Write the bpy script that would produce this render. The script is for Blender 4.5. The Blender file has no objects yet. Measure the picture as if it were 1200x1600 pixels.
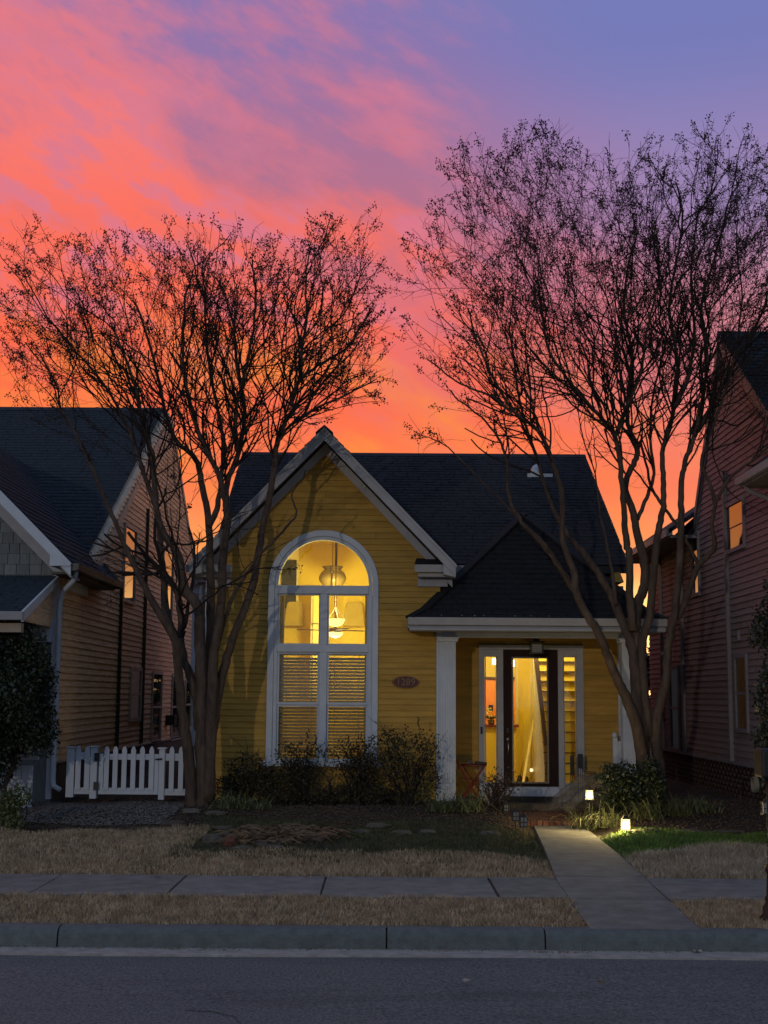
import bpy, math, random
import numpy as np
from mathutils import Vector, Matrix
random.seed(7); rng = np.random.default_rng(7)
SC = bpy.context.scene; COL = SC.collection
# ------------------------------------------------------------------ camera
F = 2100.0; H = 1.8
th = math.atan(286/F); ph = math.radians(0.4)
_f = np.array([0, math.cos(th), math.sin(th)]); _r = np.array([1., 0, 0]); _u = np.array([0, -math.sin(th), math.cos(th)])
_R = _r*math.cos(ph)+_u*math.sin(ph); _U = -_r*math.sin(ph)+_u*math.cos(ph)
cam = bpy.data.cameras.new('camera'); camo = bpy.data.objects.new('camera', cam); COL.objects.link(camo)
cam.sensor_width = 36; cam.lens = 36*F/1600; cam.clip_end = 2000; cam.clip_start = .1
camo.matrix_world = Matrix(((_R[0], _U[0], -_f[0], 0), (_R[1], _U[1], -_f[1], 0), (_R[2], _U[2], -_f[2], H), (0, 0, 0, 1)))
SC.camera = camo
def P(u, v, Y):
    d = _f+(u-600)/F*_R+(800-v)/F*_U; t = Y/d[1]
    return (t*d[0], Y, H+t*d[2])
def G(u, v, z):
    d = _f+(u-600)/F*_R+(800-v)/F*_U; t = (z-H)/d[2]
    return (t*d[0], t*d[1], z)
# ------------------------------------------------------------------ world: sky after sunset
W = bpy.data.worlds.new('World'); SC.world = W; W.use_nodes = True
nt = W.node_tree; nt.nodes.clear()
def N(t, **k):
    n = nt.nodes.new(t)
    for a, b in k.items(): setattr(n, a, b)
    return n
def L(a, b): nt.links.new(a, b)
def mth(op, a, b=None, c=None, clamp=False):
    n = N('ShaderNodeMath', operation=op, use_clamp=clamp)
    for i, x in enumerate((a, b, c)):
        if x is None: continue
        if isinstance(x, (int, float)): n.inputs[i].default_value = x
        else: L(x, n.inputs[i])
    return n.outputs[0]
def ramp(fac, stops, interp='EASE'):
    n = N('ShaderNodeValToRGB'); cr = n.color_ramp; cr.interpolation = interp
    while len(cr.elements) < len(stops): cr.elements.new(.5)
    for e, (p, c) in zip(cr.elements, stops): e.position = p; e.color = (*c, 1) if len(c) == 3 else c
    L(fac, n.inputs[0]); return n.outputs[0]
def mixc(fac, a, b):
    n = N('ShaderNodeMix', data_type='RGBA')
    if isinstance(fac, (int, float)): n.inputs[0].default_value = fac
    else: L(fac, n.inputs[0])
    for i, x in ((6, a), (7, b)):
        if isinstance(x, tuple): n.inputs[i].default_value = (*x, 1)
        else: L(x, n.inputs[i])
    return n.outputs[2]
tc = N('ShaderNodeTexCoord'); sp = N('ShaderNodeSeparateXYZ'); L(tc.outputs['Generated'], sp.inputs[0])
X_, Y_, Z_ = sp.outputs
hyp = mth('SQRT', mth('ADD', mth('MULTIPLY', X_, X_), mth('MULTIPLY', Y_, Y_)))
el = mth('DIVIDE', mth('ARCTAN2', Z_, hyp), 1.5708)                 # 0 horizon .. 1 zenith
az = mth('ARCTAN2', X_, Y_)                                          # 0 ahead, + right
front = mth('MULTIPLY_ADD', mth('COSINE', az), .5, .5)               # 1 towards the sunset
# cloud streak coordinates: rotate in (az, el) and stretch
elr = mth('MULTIPLY', el, 1.5708)
a1 = mth('ADD', mth('MULTIPLY', az, .92), mth('MULTIPLY', elr, -.40))
a2 = mth('ADD', mth('MULTIPLY', az, .40), mth('MULTIPLY', elr, .92))
cx = N('ShaderNodeCombineXYZ'); L(mth('MULTIPLY', a1, 5.0), cx.inputs[0]); L(mth('MULTIPLY', a2, 13.0), cx.inputs[1])
n1 = N('ShaderNodeTexNoise'); n1.inputs['Scale'].default_value = 1.0; n1.inputs['Detail'].default_value = 5; n1.inputs['Roughness'].default_value = .55; n1.inputs['Distortion'].default_value = .5
L(cx.outputs[0], n1.inputs['Vector'])
cx2 = N('ShaderNodeCombineXYZ'); L(mth('MULTIPLY', a1, 22.0), cx2.inputs[0]); L(mth('MULTIPLY', a2, 50.0), cx2.inputs[1]); cx2.inputs[2].default_value = 4.2
n2 = N('ShaderNodeTexNoise'); n2.inputs['Scale'].default_value = 1.0; n2.inputs['Detail'].default_value = 6; n2.inputs['Roughness'].default_value = .6
L(cx2.outputs[0], n2.inputs['Vector'])
warm = ramp(el, [(0, (3.6, 2.1, .75)), (.035, (2.3, 1.2, .38)), (.06, (1.05, .40, .12)), (.10, (1., .215, .08)), (.15, (1., .15, .07)), (.20, (1., .165, .10)), (.27, (.92, .20, .19)), (.33, (.72, .2, .25)), (.42, (.34, .25, .32)), (1, (.20, .26, .34))])
gap = ramp(el, [(0, (3.4, 2.0, .7)), (.035, (2.2, 1.1, .36)), (.06, (1., .36, .14)), (.10, (.98, .20, .11)), (.16, (.75, .17, .19)), (.22, (.46, .17, .27)), (.32, (.26, .18, .42)), (.45, (.18, .24, .40)), (1, (.17, .24, .35))])
# band of lit cloud running from the upper left down to the middle, clearing to blue at upper right
band = mth('ADD', mth('MULTIPLY', az, -1.9), mth('MULTIPLY', elr, -2.4))
band = mth('ADD', band, 1.22)
m = mth('ADD', band, mth('MULTIPLY', mth('SUBTRACT', n1.outputs[0], .5), 2.3))
m = mth('ADD', m, mth('MULTIPLY', mth('SUBTRACT', n2.outputs[0], .5), 1.3))
m = ramp(m, [(0, (0, 0, 0)), (.95, (1, 1, 1))])
n3 = N('ShaderNodeTexNoise'); n3.inputs['Scale'].default_value = 1.0; n3.inputs['Detail'].default_value = 4
cx3 = N('ShaderNodeCombineXYZ'); L(mth('MULTIPLY', a1, 9.0), cx3.inputs[0]); L(mth('MULTIPLY', a2, 20.0), cx3.inputs[1]); cx3.inputs[2].default_value = 9.1; L(cx3.outputs[0], n3.inputs['Vector'])
ora = mth('MULTIPLY', ramp(n3.outputs[0], [(.41, (0, 0, 0)), (.60, (1, 1, 1))]), ramp(el, [(.06, (.3, .3, .3)), (.10, (.9, .9, .9)), (.15, (.7, .7, .7)), (.19, (0, 0, 0))]))
warm = mixc(ora, warm, (1., .28, .055))
mv = mth('MULTIPLY', ramp(n2.outputs[0], [(.45, (0, 0, 0)), (.64, (.75, .75, .75))]), ramp(el, [(.13, (0, 0, 0)), (.20, (1, 1, 1))]))
warm = mixc(mv, warm, (.66, .20, .30))
skyc = mixc(m, gap, warm)
# right-hand side of the sunset is cooler
cool = ramp(mth('ADD', mth('MULTIPLY', az, 1.7), mth('MULTIPLY', elr, 1.1)), [(.40, (0, 0, 0)), (.85, (.82, .82, .82))])
skyc = mixc(cool, skyc, ramp(el, [(0, (3.0, 1.8, .75)), (.035, (1.9, 1.05, .42)), (.06, (1., .46, .2)), (.1, (.95, .27, .16)), (.17, (.66, .27, .33)), (.23, (.30, .25, .50)), (.30, (.16, .205, .50)), (.45, (.17, .24, .42)), (1, (.17, .24, .35))]))
dusk = ramp(el, [(0, (.20, .25, .33)), (.25, (.19, .27, .40)), (1, (.17, .24, .35))])
fm = ramp(front, [(.25, (0, 0, 0)), (.9, (1, 1, 1))])
skyc = mixc(fm, dusk, skyc)
bg = N('ShaderNodeBackground'); L(skyc, bg.inputs[0]); bg.inputs[1].default_value = 1.0
wo = N('ShaderNodeOutputWorld'); L(bg.outputs[0], wo.inputs[0])
# low, weak directional stand-in for an unseen street lamp: throws the tree shadows
street_light = bpy.data.lights.new('street_light', 'SUN'); street_light.energy = .31; street_light.angle = math.radians(.5); street_light.color = (1, .87, .72)
so = bpy.data.objects.new('street_light', street_light); COL.objects.link(so)
SAZ, SEL = math.radians(17), math.radians(7)
sd = Vector((math.sin(SAZ)*math.cos(SEL), math.cos(SAZ)*math.cos(SEL), -math.sin(SEL)))
so.rotation_euler = sd.to_track_quat('-Z', 'Y').to_euler()
SC.view_settings.view_transform = 'Standard'; SC.view_settings.look = 'None'
SC.view_settings.exposure = 0; SC.view_settings.gamma = 1; SC.view_settings.use_curve_mapping = False
SC.render.engine = 'CYCLES'; SC.cycles.use_denoising = True
SC.cycles.max_bounces = 8; SC.cycles.transparent_max_bounces = 24; SC.cycles.sample_clamp_indirect = 4; SC.cycles.sample_clamp_direct = 12

# ------------------------------------------------------------------ materials
MATS = {}
def mat(name, col, rough=.8, var=.2, scale=8., stretch=(1, 1, 1), bump=.15, bscale=None, metal=0, spec=.3, rnd=0., emit=None, estr=0, streak=None, ior=None, col2=None):
    if name in MATS: return MATS[name]
    m_ = bpy.data.materials.new(name); m_.use_nodes = True; t = m_.node_tree; b = t.nodes['Principled BSDF']
    b.inputs['Roughness'].default_value = rough; b.inputs['Metallic'].default_value = metal
    b.inputs['Specular IOR Level'].default_value = spec
    if ior: b.inputs['IOR'].default_value = ior
    g = t.nodes.new('ShaderNodeNewGeometry'); mp = t.nodes.new('ShaderNodeMapping'); mp.inputs['Scale'].default_value = stretch
    t.links.new(g.outputs['Position'], mp.inputs[0])
    n = t.nodes.new('ShaderNodeTexNoise'); n.inputs['Scale'].default_value = scale; n.inputs['Detail'].default_value = 6; n.inputs['Roughness'].default_value = .65
    t.links.new(mp.outputs[0], n.inputs['Vector'])
    cr = t.nodes.new('ShaderNodeValToRGB'); cr.color_ramp.elements[0].position = .3; cr.color_ramp.elements[1].position = .7
    lo = tuple(c*(1-var) for c in col); hi = tuple(min(1, c*(1+var)) for c in (col2 or col))
    cr.color_ramp.elements[0].color = (*lo, 1); cr.color_ramp.elements[1].color = (*hi, 1)
    t.links.new(n.outputs[0], cr.inputs[0]); out = cr.outputs[0]
    if rnd:
        oi = t.nodes.new('ShaderNodeObjectInfo'); mr = t.nodes.new('ShaderNodeMapRange')
        mr.inputs[3].default_value = 1-rnd; mr.inputs[4].default_value = 1+rnd
        t.links.new(oi.outputs['Random'], mr.inputs[0])
        vm = t.nodes.new('ShaderNodeVectorMath'); vm.operation = 'SCALE'
        t.links.new(out, vm.inputs[0]); t.links.new(mr.outputs[0], vm.inputs['Scale']); out = vm.outputs[0]
    if streak:                                                       # weathering: long worn streaks
        (ss, sc_, amt, scol) = streak
        mp2 = t.nodes.new('ShaderNodeMapping'); mp2.inputs['Scale'].default_value = ss; t.links.new(g.outputs['Position'], mp2.inputs[0])
        n3 = t.nodes.new('ShaderNodeTexNoise'); n3.inputs['Scale'].default_value = sc_; n3.inputs['Detail'].default_value = 8; n3.inputs['Roughness'].default_value = .7
        t.links.new(mp2.outputs[0], n3.inputs['Vector'])
        r3 = t.nodes.new('ShaderNodeValToRGB'); r3.color_ramp.elements[0].position = .48; r3.color_ramp.elements[1].position = .72
        r3.color_ramp.elements[0].color = (0, 0, 0, 1); r3.color_ramp.elements[1].color = (amt, amt, amt, 1)
        t.links.new(n3.outputs[0], r3.inputs[0])
        mx = t.nodes.new('ShaderNodeMix'); mx.data_type = 'RGBA'; t.links.new(r3.outputs[0], mx.inputs[0]); t.links.new(out, mx.inputs[6]); mx.inputs[7].default_value = (*scol, 1); out = mx.outputs[2]
    t.links.new(out, b.inputs['Base Color'])
    if bump:
        bp = t.nodes.new('ShaderNodeBump'); bp.inputs['Strength'].default_value = bump; bp.inputs['Distance'].default_value = .01
        n4 = t.nodes.new('ShaderNodeTexNoise'); n4.inputs['Scale'].default_value = bscale or scale*4; n4.inputs['Detail'].default_value = 4
        t.links.new(mp.outputs[0], n4.inputs['Vector']); t.links.new(n4.outputs[0], bp.inputs['Height']); t.links.new(bp.outputs[0], b.inputs['Normal'])
    if emit: b.inputs['Emission Color'].default_value = (*emit, 1); b.inputs['Emission Strength'].default_value = estr
    MATS[name] = m_; return m_
def glass_mat(name, refl=1.0, wavy=.0):
    if name in MATS: return MATS[name]
    m_ = bpy.data.materials.new(name); m_.use_nodes = True; t = m_.node_tree; t.nodes.clear()
    o = t.nodes.new('ShaderNodeOutputMaterial'); mx = t.nodes.new('ShaderNodeMixShader'); fr = t.nodes.new('ShaderNodeFresnel'); fr.inputs[0].default_value = 1.5
    tr = t.nodes.new('ShaderNodeBsdfTransparent'); gl = t.nodes.new('ShaderNodeBsdfGlossy'); gl.inputs['Roughness'].default_value = .02
    tr.inputs[0].default_value = (.94, .96, .94, 1)
    t.links.new(fr.outputs[0], mx.inputs[0]); t.links.new(tr.outputs[0], mx.inputs[1]); t.links.new(gl.outputs[0], mx.inputs[2]); t.links.new(mx.outputs[0], o.inputs[0])
    MATS[name] = m_; return m_
YEL = mat('yellow_paint', (.44, .255, .05), .75, .2, 2, (1, 1, 6), .12, 60, rnd=.07, streak=((.5, .5, 3), 2.2, .35, (.30, .22, .07)))
YELB = mat('yellow_sheathing', (.3, .2, .04), .9)
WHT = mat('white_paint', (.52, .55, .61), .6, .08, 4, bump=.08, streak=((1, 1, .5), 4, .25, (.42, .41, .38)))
WHT2 = mat('greyer_white_trim', (.37, .365, .385), .6, .1, 5, bump=.08)  # greyer white than the column and casing paint
TAN = mat('tan_paint', (.68, .465, .28), .8, .2, 5, (1, 1, 5), .35, 40, rnd=.12, streak=((.3, .5, 9), 4, .75, (.27, .17, .115)))
RED = mat('red_brown_paint', (.235, .18, .18), .8, .16, 5, (1, 1, 5), .3, 40, rnd=.09, streak=((.3, .5, 9), 3.4, .45, (.22, .11, .10)))
TRL = mat('tan_trim', (.42, .34, .27), .7, .15, 5)
TRR = mat('mauve_trim', (.22, .19, .20), .7, .15, 5)
GRYSH = mat('grey_shake', (.17, .18, .18), .85, .18, 6, (6, 6, 1), .3, 30, rnd=.16)
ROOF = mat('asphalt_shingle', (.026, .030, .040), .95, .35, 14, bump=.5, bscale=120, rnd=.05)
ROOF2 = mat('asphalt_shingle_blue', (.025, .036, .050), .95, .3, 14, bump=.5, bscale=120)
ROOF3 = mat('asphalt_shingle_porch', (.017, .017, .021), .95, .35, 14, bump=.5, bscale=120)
ASPH = mat('asphalt', (.046, .052, .054), .92, .4, 55, bump=.9, bscale=120, col2=(.165, .18, .18), streak=((.35, 1.6, 1), .8, .75, (.055, .056, .058)))
CONC = mat('concrete', (.19, .185, .175), .9, .3, 5, bump=.5, bscale=90, rnd=.07, streak=((1, 1, 1), 2.2, .4, (.15, .14, .125)))
KERB = mat('kerb_concrete', (.125, .14, .14), .9, .22, 14, bump=.7, bscale=60, rnd=.05, streak=((1, 1, 2), 9, .4, (.075, .085, .08)))
GUT = mat('gutter_concrete', (.33, .31, .28), .9, .25, 10, bump=.6, bscale=90)
BARK = mat('smooth_bark', (.075, .05, .037), .8, .45, 4, (4, 4, 1.2), .9, 16, streak=((3, 3, .9), 2.6, .8, (.15, .11, .08)))
TWIG = mat('twig_bark', (.030, .021, .018), .9, .2, 8, bump=0)
SEED = mat('seed_husk', (.05, .032, .022), .9, .3, 20, bump=0)
LEAFD = mat('dark_evergreen_leaf', (.02, .03, .014), .45, .45, 25, bump=0, spec=.5)
LEAFM = mat('shrub_leaf', (.03, .034, .016), .6, .5, 25, bump=0, col2=(.05, .04, .022))
LEAFL = mat('light_leaf', (.10, .12, .045), .5, .4, 20, bump=0)
STRAP = mat('strap_leaf', (.06, .075, .032), .5, .5, 9, bump=0, col2=(.14, .15, .07))
BLK = mat('black_metal', (.012, .012, .013), .5, .2, 20, bump=.1, spec=.4)
DKDOOR = mat('dark_door_paint', (.022, .009, .008), .6, .2, 12, spec=.15)
FRED = mat('red_metal_paint', (.20, .03, .022), .5, .2, 20)
BRICK = mat('old_brick', (.20, .085, .055), .9, .3, 30, bump=.5, rnd=.3)
MORT = mat('mortar', (.10, .08, .065), .95, .3, 20)
ROCK = mat('garden_stone', (.10, .085, .07), .9, .35, 9, bump=.6, bscale=30, rnd=.25)
ROCKR = mat('red_garden_stone', (.14, .055, .035), .9, .35, 9, bump=.6, bscale=30)
PEB = mat('gravel', (.14, .13, .13), .85, .5, 14, bump=.3)
BLADE = mat('dry_grass_blade', (.30, .21, .125), .8, .35, 6, bump=0, col2=(.46, .35, .23))
BLADEP = mat('pale_dry_grass_blade', (.30, .23, .15), .8, .35, 6, bump=0, col2=(.44, .37, .27))
GBLADE = mat('lit_green_grass_blade', (.06, .12, .022), .7, .4, 6, bump=0, col2=(.13, .22, .045))  # brighter green holds the path-light spill in its colour
GBLADE2 = mat('unlit_green_grass_blade', (.028, .042, .016), .7, .45, 6, bump=0, col2=(.075, .085, .035))  # darker green for grass outside the path-light spill
STALK = mat('dry_stalk', (.15, .095, .055), .85, .4, 6, bump=0)
DKWIN = mat('window_glass_dark', (.02, .018, .016), .03, .3, 2, bump=.25, bscale=1.2, spec=.9, ior=1.8)
GLS = glass_mat('clear_glass')
PLAQ = mat('plaque_burgundy', (.10, .022, .016), .5, .15, 20)
PNUM = mat('plaque_number', (.20, .14, .10), .5, .1, 20)
CLOTH = mat('frost_cloth', (.15, .135, .12), .9, .25, 9, bump=.6, bscale=25)
STEEL = mat('brushed_steel', (.45, .42, .4), .35, .1, 30, metal=.8)
IWALL = mat('interior_yellow_wall', (.84, .68, .10), .85, .05, 2)
IWALLP = mat('interior_cream_wall', (.84, .72, .22), .85, .05, 2)
IWHT = mat('interior_white_paint', (.82, .76, .55), .6, .05, 2)
IFLR = mat('interior_floor', (.30, .17, .08), .5, .2, 6)
IDRK = mat('interior_dark_wood', (.045, .025, .015), .6, .2, 12)
IORG = mat('cabinet_wood', (.62, .20, .03), .5, .18, 4, (6, 6, 1), .1)
IGRY = mat('grey_reveal_shade', (.50, .42, .22), .9, .15, 6)  # reveal shade as colour, for the strips behind the arched window
BLIND = mat('blind_slat', (.30, .26, .20), .6, .06, 10)
LAMPG = mat('lit_lamp_glass', (.9, .8, .5), .4, .02, 5, bump=0, emit=(1., .80, .28), estr=1.5)
LAMPP = mat('lit_pendant_glass', (.9, .85, .6), .4, .02, 5, bump=0, emit=(1., .84, .42), estr=5)
PATHG = mat('lit_path_light_glass', (.10, .08, .04), .5, .02, 5, bump=0, emit=(1., .78, .34), estr=1.35)
FROST = mat('unlit_lantern_glass', (.22, .22, .2), .3, .1, 10, bump=0)
BULB = mat('small_bulb', (1, .8, .5), .4, .02, 5, bump=0, emit=(1., .75, .35), estr=6)
IDIM = mat('tan_shape_colour', (.50, .40, .09), .9, .1, 6)
OLIVE = mat('olive_glass_shade', (.20, .15, .05), .35, .1, 10, bump=0)

def veil(m_, lo, hi):                                                # thin netting: partly see-through
    t = m_.node_tree; b = t.nodes['Principled BSDF']; g = t.nodes.new('ShaderNodeNewGeometry'); n = t.nodes.new('ShaderNodeTexNoise'); n.inputs['Scale'].default_value = 14; n.inputs['Detail'].default_value = 5
    t.links.new(g.outputs['Position'], n.inputs['Vector']); r_ = t.nodes.new('ShaderNodeMapRange'); r_.inputs[1].default_value = .35; r_.inputs[2].default_value = .65; r_.inputs[3].default_value = lo; r_.inputs[4].default_value = hi
    t.links.new(n.outputs[0], r_.inputs[0]); t.links.new(r_.outputs[0], b.inputs['Alpha'])
veil(CLOTH, .10, .6)
# ------------------------------------------------------------------ mesh helpers
class MB:
    def __init__(s): s.v = []; s.f = []
    def add(s, vs, fs):
        o = len(s.v); s.v += [tuple(x) for x in vs]; s.f += [tuple(i+o for i in f) for f in fs]; return s
    def box(s, x0, x1, y0, y1, z0, z1):
        return s.add([(x, y, z) for z in (z0, z1) for x, y in ((x0, y0), (x1, y0), (x1, y1), (x0, y1))],
                     [(0, 3, 2, 1), (4, 5, 6, 7), (0, 1, 5, 4), (1, 2, 6, 5), (2, 3, 7, 6), (3, 0, 4, 7)])
    def prism(s, pts, d):                                            # polygon of 3D points, pushed along vector d
        n = len(pts); q = [tuple(np.add(p, d)) for p in pts]
        return s.add(list(pts)+q, [tuple(range(n))[::-1], tuple(range(n, 2*n))]+[(i, (i+1) % n, n+(i+1) % n, n+i) for i in range(n)])
    def beam(s, a, b, w, h, up=(0, 0, 1)):                           # bar of width w, height h from a to b
        a = Vector(a); b = Vector(b); d = (b-a).normalized(); x = d.cross(Vector(up)).normalized()*w/2; z = x.cross(d).normalized()*h/2
        return s.add([p+i*x+j*z for p in (a, b) for i, j in ((-1, -1), (1, -1), (1, 1), (-1, 1))],
                     [(0, 1, 2, 3), (7, 6, 5, 4), (0, 4, 5, 1), (1, 5, 6, 2), (2, 6, 7, 3), (3, 7, 4, 0)])
    def tube(s, pts, rad, n=8, cap=True):
        pts = [Vector(p) for p in pts]
        if not hasattr(rad, '__len__'): rad = [rad]*len(pts)
        vs = []; ref = None
        for i, p in enumerate(pts):
            d = (pts[min(i+1, len(pts)-1)]-pts[max(i-1, 0)]).normalized()
            if ref is None: ref = d.orthogonal().normalized()
            x = (ref-d*ref.dot(d)).normalized(); ref = x; y = d.cross(x)
            vs += [p+(x*math.cos(2*math.pi*k/n)+y*math.sin(2*math.pi*k/n))*rad[i] for k in range(n)]
        fs = [(i*n+k, i*n+(k+1) % n, (i+1)*n+(k+1) % n, (i+1)*n+k) for i in range(len(pts)-1) for k in range(n)]
        if cap: fs += [tuple(range(n))[::-1], tuple(range((len(pts)-1)*n, len(pts)*n))]
        return s.add(vs, fs)
    def lathe(s, c, prof, n=16):
        return s.tube([(c[0], c[1], c[2]+z) for r, z in prof], [max(r, 1e-4) for r, z in prof], n)
    def blob(s, c, r, seed=0, n=10, k=.25):
        rr = random.Random(seed); vs = []; m_ = n//2
        for i in range(m_+1):
            a = math.pi*i/m_
            for j in range(n):
                b = 2*math.pi*j/n; q = 1+rr.uniform(-k, k)*(0 < i < m_)
                vs.append((c[0]+r[0]*q*math.sin(a)*math.cos(b), c[1]+r[1]*q*math.sin(a)*math.sin(b), c[2]+r[2]*q*math.cos(a)))
        return s.add(vs, [(i*n+j, (i+1)*n+j, (i+1)*n+(j+1) % n, i*n+(j+1) % n) for i in range(m_) for j in range(n)])
    def build(s, name, m, parent=None, smooth=False, bevel=0, **props):
        me = bpy.data.meshes.new(name); me.from_pydata(s.v, [], s.f); me.update()
        if smooth: me.shade_smooth()
        o = bpy.data.objects.new(name, me); COL.objects.link(o)
        if m: me.materials.append(m)
        if parent is not None: o.parent = parent; o.matrix_parent_inverse = Matrix.Translation(-Vector(parent.location)) if not parent.rotation_euler.z else parent.matrix_basis.inverted()
        if bevel:
            bm = o.modifiers.new('bevel', 'BEVEL'); bm.width = bevel; bm.segments = 2; bm.limit_method = 'ANGLE'
        for k, v in props.items(): o[k] = v
        return o
def npmesh(name, V, Fa, m, parent=None, **props):
    me = bpy.data.meshes.new(name); V = np.asarray(V, np.float32); Fa = np.asarray(Fa, np.int32); k = Fa.shape[1]
    me.vertices.add(len(V)); me.vertices.foreach_set('co', V.ravel())
    me.loops.add(Fa.size); me.loops.foreach_set('vertex_index', Fa.ravel())
    me.polygons.add(len(Fa)); me.polygons.foreach_set('loop_start', np.arange(0, Fa.size, k, dtype=np.int32))
    me.update(calc_edges=True); me.validate()
    me.materials.append(m); o = bpy.data.objects.new(name, me); COL.objects.link(o)
    if parent is not None: o.parent = parent; o.matrix_parent_inverse = Matrix.Translation(-Vector(parent.location))
    for q, v in props.items(): o[q] = v
    return o
def thing(name, label, cat, loc=(0, 0, 0), group=None):
    o = bpy.data.objects.new(name, None); o.empty_display_size = .2; COL.objects.link(o); o.location = loc
    o['label'] = label; o['category'] = cat
    if group: o['group'] = group
    return o
def tag(o, label, cat, group=None, kind=None):
    o['label'] = label; o['category'] = cat
    if group: o['group'] = group
    if kind: o['kind'] = kind
    return o
def struct(o): o['kind'] = 'structure'; return o
def copy_tree(o, parent=None):
    c = o.copy(); COL.objects.link(c)
    if parent is not None: c.parent = parent
    for ch in o.children: copy_tree(ch, c)
    return c

# ------------------------------------------------------------------ ground and street
def sstep(a, b, x): t = np.clip((x-a)/(b-a), 0, 1); return t*t*(3-2*t)
WL = [G(925, 1450, .165), G(870, 1376, .175), G(852, 1330, .17), G(838, 1300, .16), G(826, 1284, .155)]
WR = [G(1102, 1454, .165), G(1020, 1385, .175), G(965, 1335, .17), G(925, 1303, .16), G(901, 1284, .155)]
WL[0] = (WL[0][0], 9.97, .139); WR[0] = (WR[0][0], 9.97, .139); WL[-1] = (WL[-1][0], 17.48, .155); WR[-1] = (WR[-1][0], 17.48, .155)
wly = [p[1] for p in WL]; wlx = [p[0] for p in WL]; wry = [p[1] for p in WR]; wrx = [p[0] for p in WR]
def walkmask(x, y):
    a = np.interp(y, wly, wlx); b = np.interp(y, wry, wrx)
    return np.minimum(x-a, b-x)                                      # > 0 inside the walk
def gz(x, y):
    x = np.asarray(x, float); y = np.asarray(y, float)
    base = .165+.05*sstep(12.6, 16, y)+.15*sstep(15.9, 17.5, y)
    base = base+.012*np.sin(x*1.7+y)*sstep(12.6, 14, y)+.010*np.sin(x*4.1-y*2.3)*sstep(12.6, 14, y)
    w = walkmask(x, y); k = sstep(0, .5, -w)
    k = np.where(y > 17.4, sstep(0, .25, np.maximum(1.62-x, x-2.95)), k)
    base = .145+(base-.145)*k
    ds = ((x+1.05)/.75)**2+((y-14.95)/.85)**2
    return base+.10*np.exp(-ds*1.4)
def region_colour(x, y):                                             # 0 mulch, 1 dry, 2 green
    pass
gx = np.concatenate([[-40, -20, -10], np.linspace(-6.5, 6.5, 131), [10, 20, 40]]); gy = np.concatenate([np.linspace(12.52, 20, 90), [22, 26, 32, 45]])
XX, YY = np.meshgrid(gx, gy); ZZ = gz(XX, YY)-.004
V = np.stack([XX.ravel(), YY.ravel(), ZZ.ravel()], 1); nx = len(gx); ny = len(gy)
I = (np.arange(ny-1)[:, None]*nx+np.arange(nx-1)[None]).ravel(); FQ = np.stack([I, I+1, I+nx+1, I+nx], 1)
# soil colour zones
def dry_mask(x, y):
    wob = .22*np.sin(x*2.1)+.12*np.sin(x*5.3+1)
    left = (x < 1.9) & (y < np.where(x < -2.0, 16.0, np.where(x < -.2, 14.1+.15*(x+2), 13.95))+wob)
    right = (x > 2.2) & (y < 14.2+.35*(x-2.6)+wob*.5)
    return left | right
def green_mask(x, y):
    wob = .2*np.sin(x*2.6)+.1*np.sin(x*6.3+1)
    l = (x > -2.2) & (x < 2.0) & (y > 13.7+wob*.7) & (y < 16.6+wob)
    r = (x > 2.3) & (y > 14.2+.35*(x-2.6)+wob*.4) & (y < 16.1+.1*(x-2.6)+wob*.5)
    return l | r
SOIL = mat('soil_and_thatch', (.030, .022, .017), .95, .5, 12, bump=1.0, bscale=50, col2=(.06, .045, .032))
THAT = mat('dry_thatch', (.13, .085, .045), .95, .4, 14, bump=1.0, bscale=60, col2=(.22, .15, .085))
dm = dry_mask(V[:, 0], V[:, 1])
yard = npmesh('ground', V, FQ, SOIL); struct(yard); yard.data.materials.append(THAT)
fc = V[FQ].mean(1); mi = dry_mask(fc[:, 0], fc[:, 1]).astype(np.int32)
yard.data.polygons.foreach_set('material_index', mi); yard.data.shade_smooth()
big = MB(); big.add([(-500, -200, -.30), (500, -200, -.30), (500, 900, -.30), (-500, 900, -.30)], [(0, 1, 2, 3)])
struct(big.build('terrain', SOIL))
bk = MB(); bk.add([(-120, 44, .2), (120, 44, .2), (120, 400, .25), (-120, 400, .25)], [(0, 1, 2, 3)]); struct(bk.build('back_ground', SOIL))
# road
rx = np.linspace(-60, 60, 121); ry = np.linspace(-4, 9.63, 30); XX, YY = np.meshgrid(rx, ry)
ZZ = .05*np.sin((YY+4)/13.8*math.pi)*.6-.0+.004*np.sin(XX*1.3+YY*2)
ZZ = ZZ-.02*sstep(0, 1, 0)
V = np.stack([XX.ravel(), YY.ravel(), ZZ.ravel()], 1); nx = len(rx)
I = (np.arange(29)[:, None]*nx+np.arange(nx-1)[None]).ravel()
rd = npmesh('road', V, np.stack([I, I+1, I+nx+1, I+nx], 1), ASPH); struct(rd)
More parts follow.
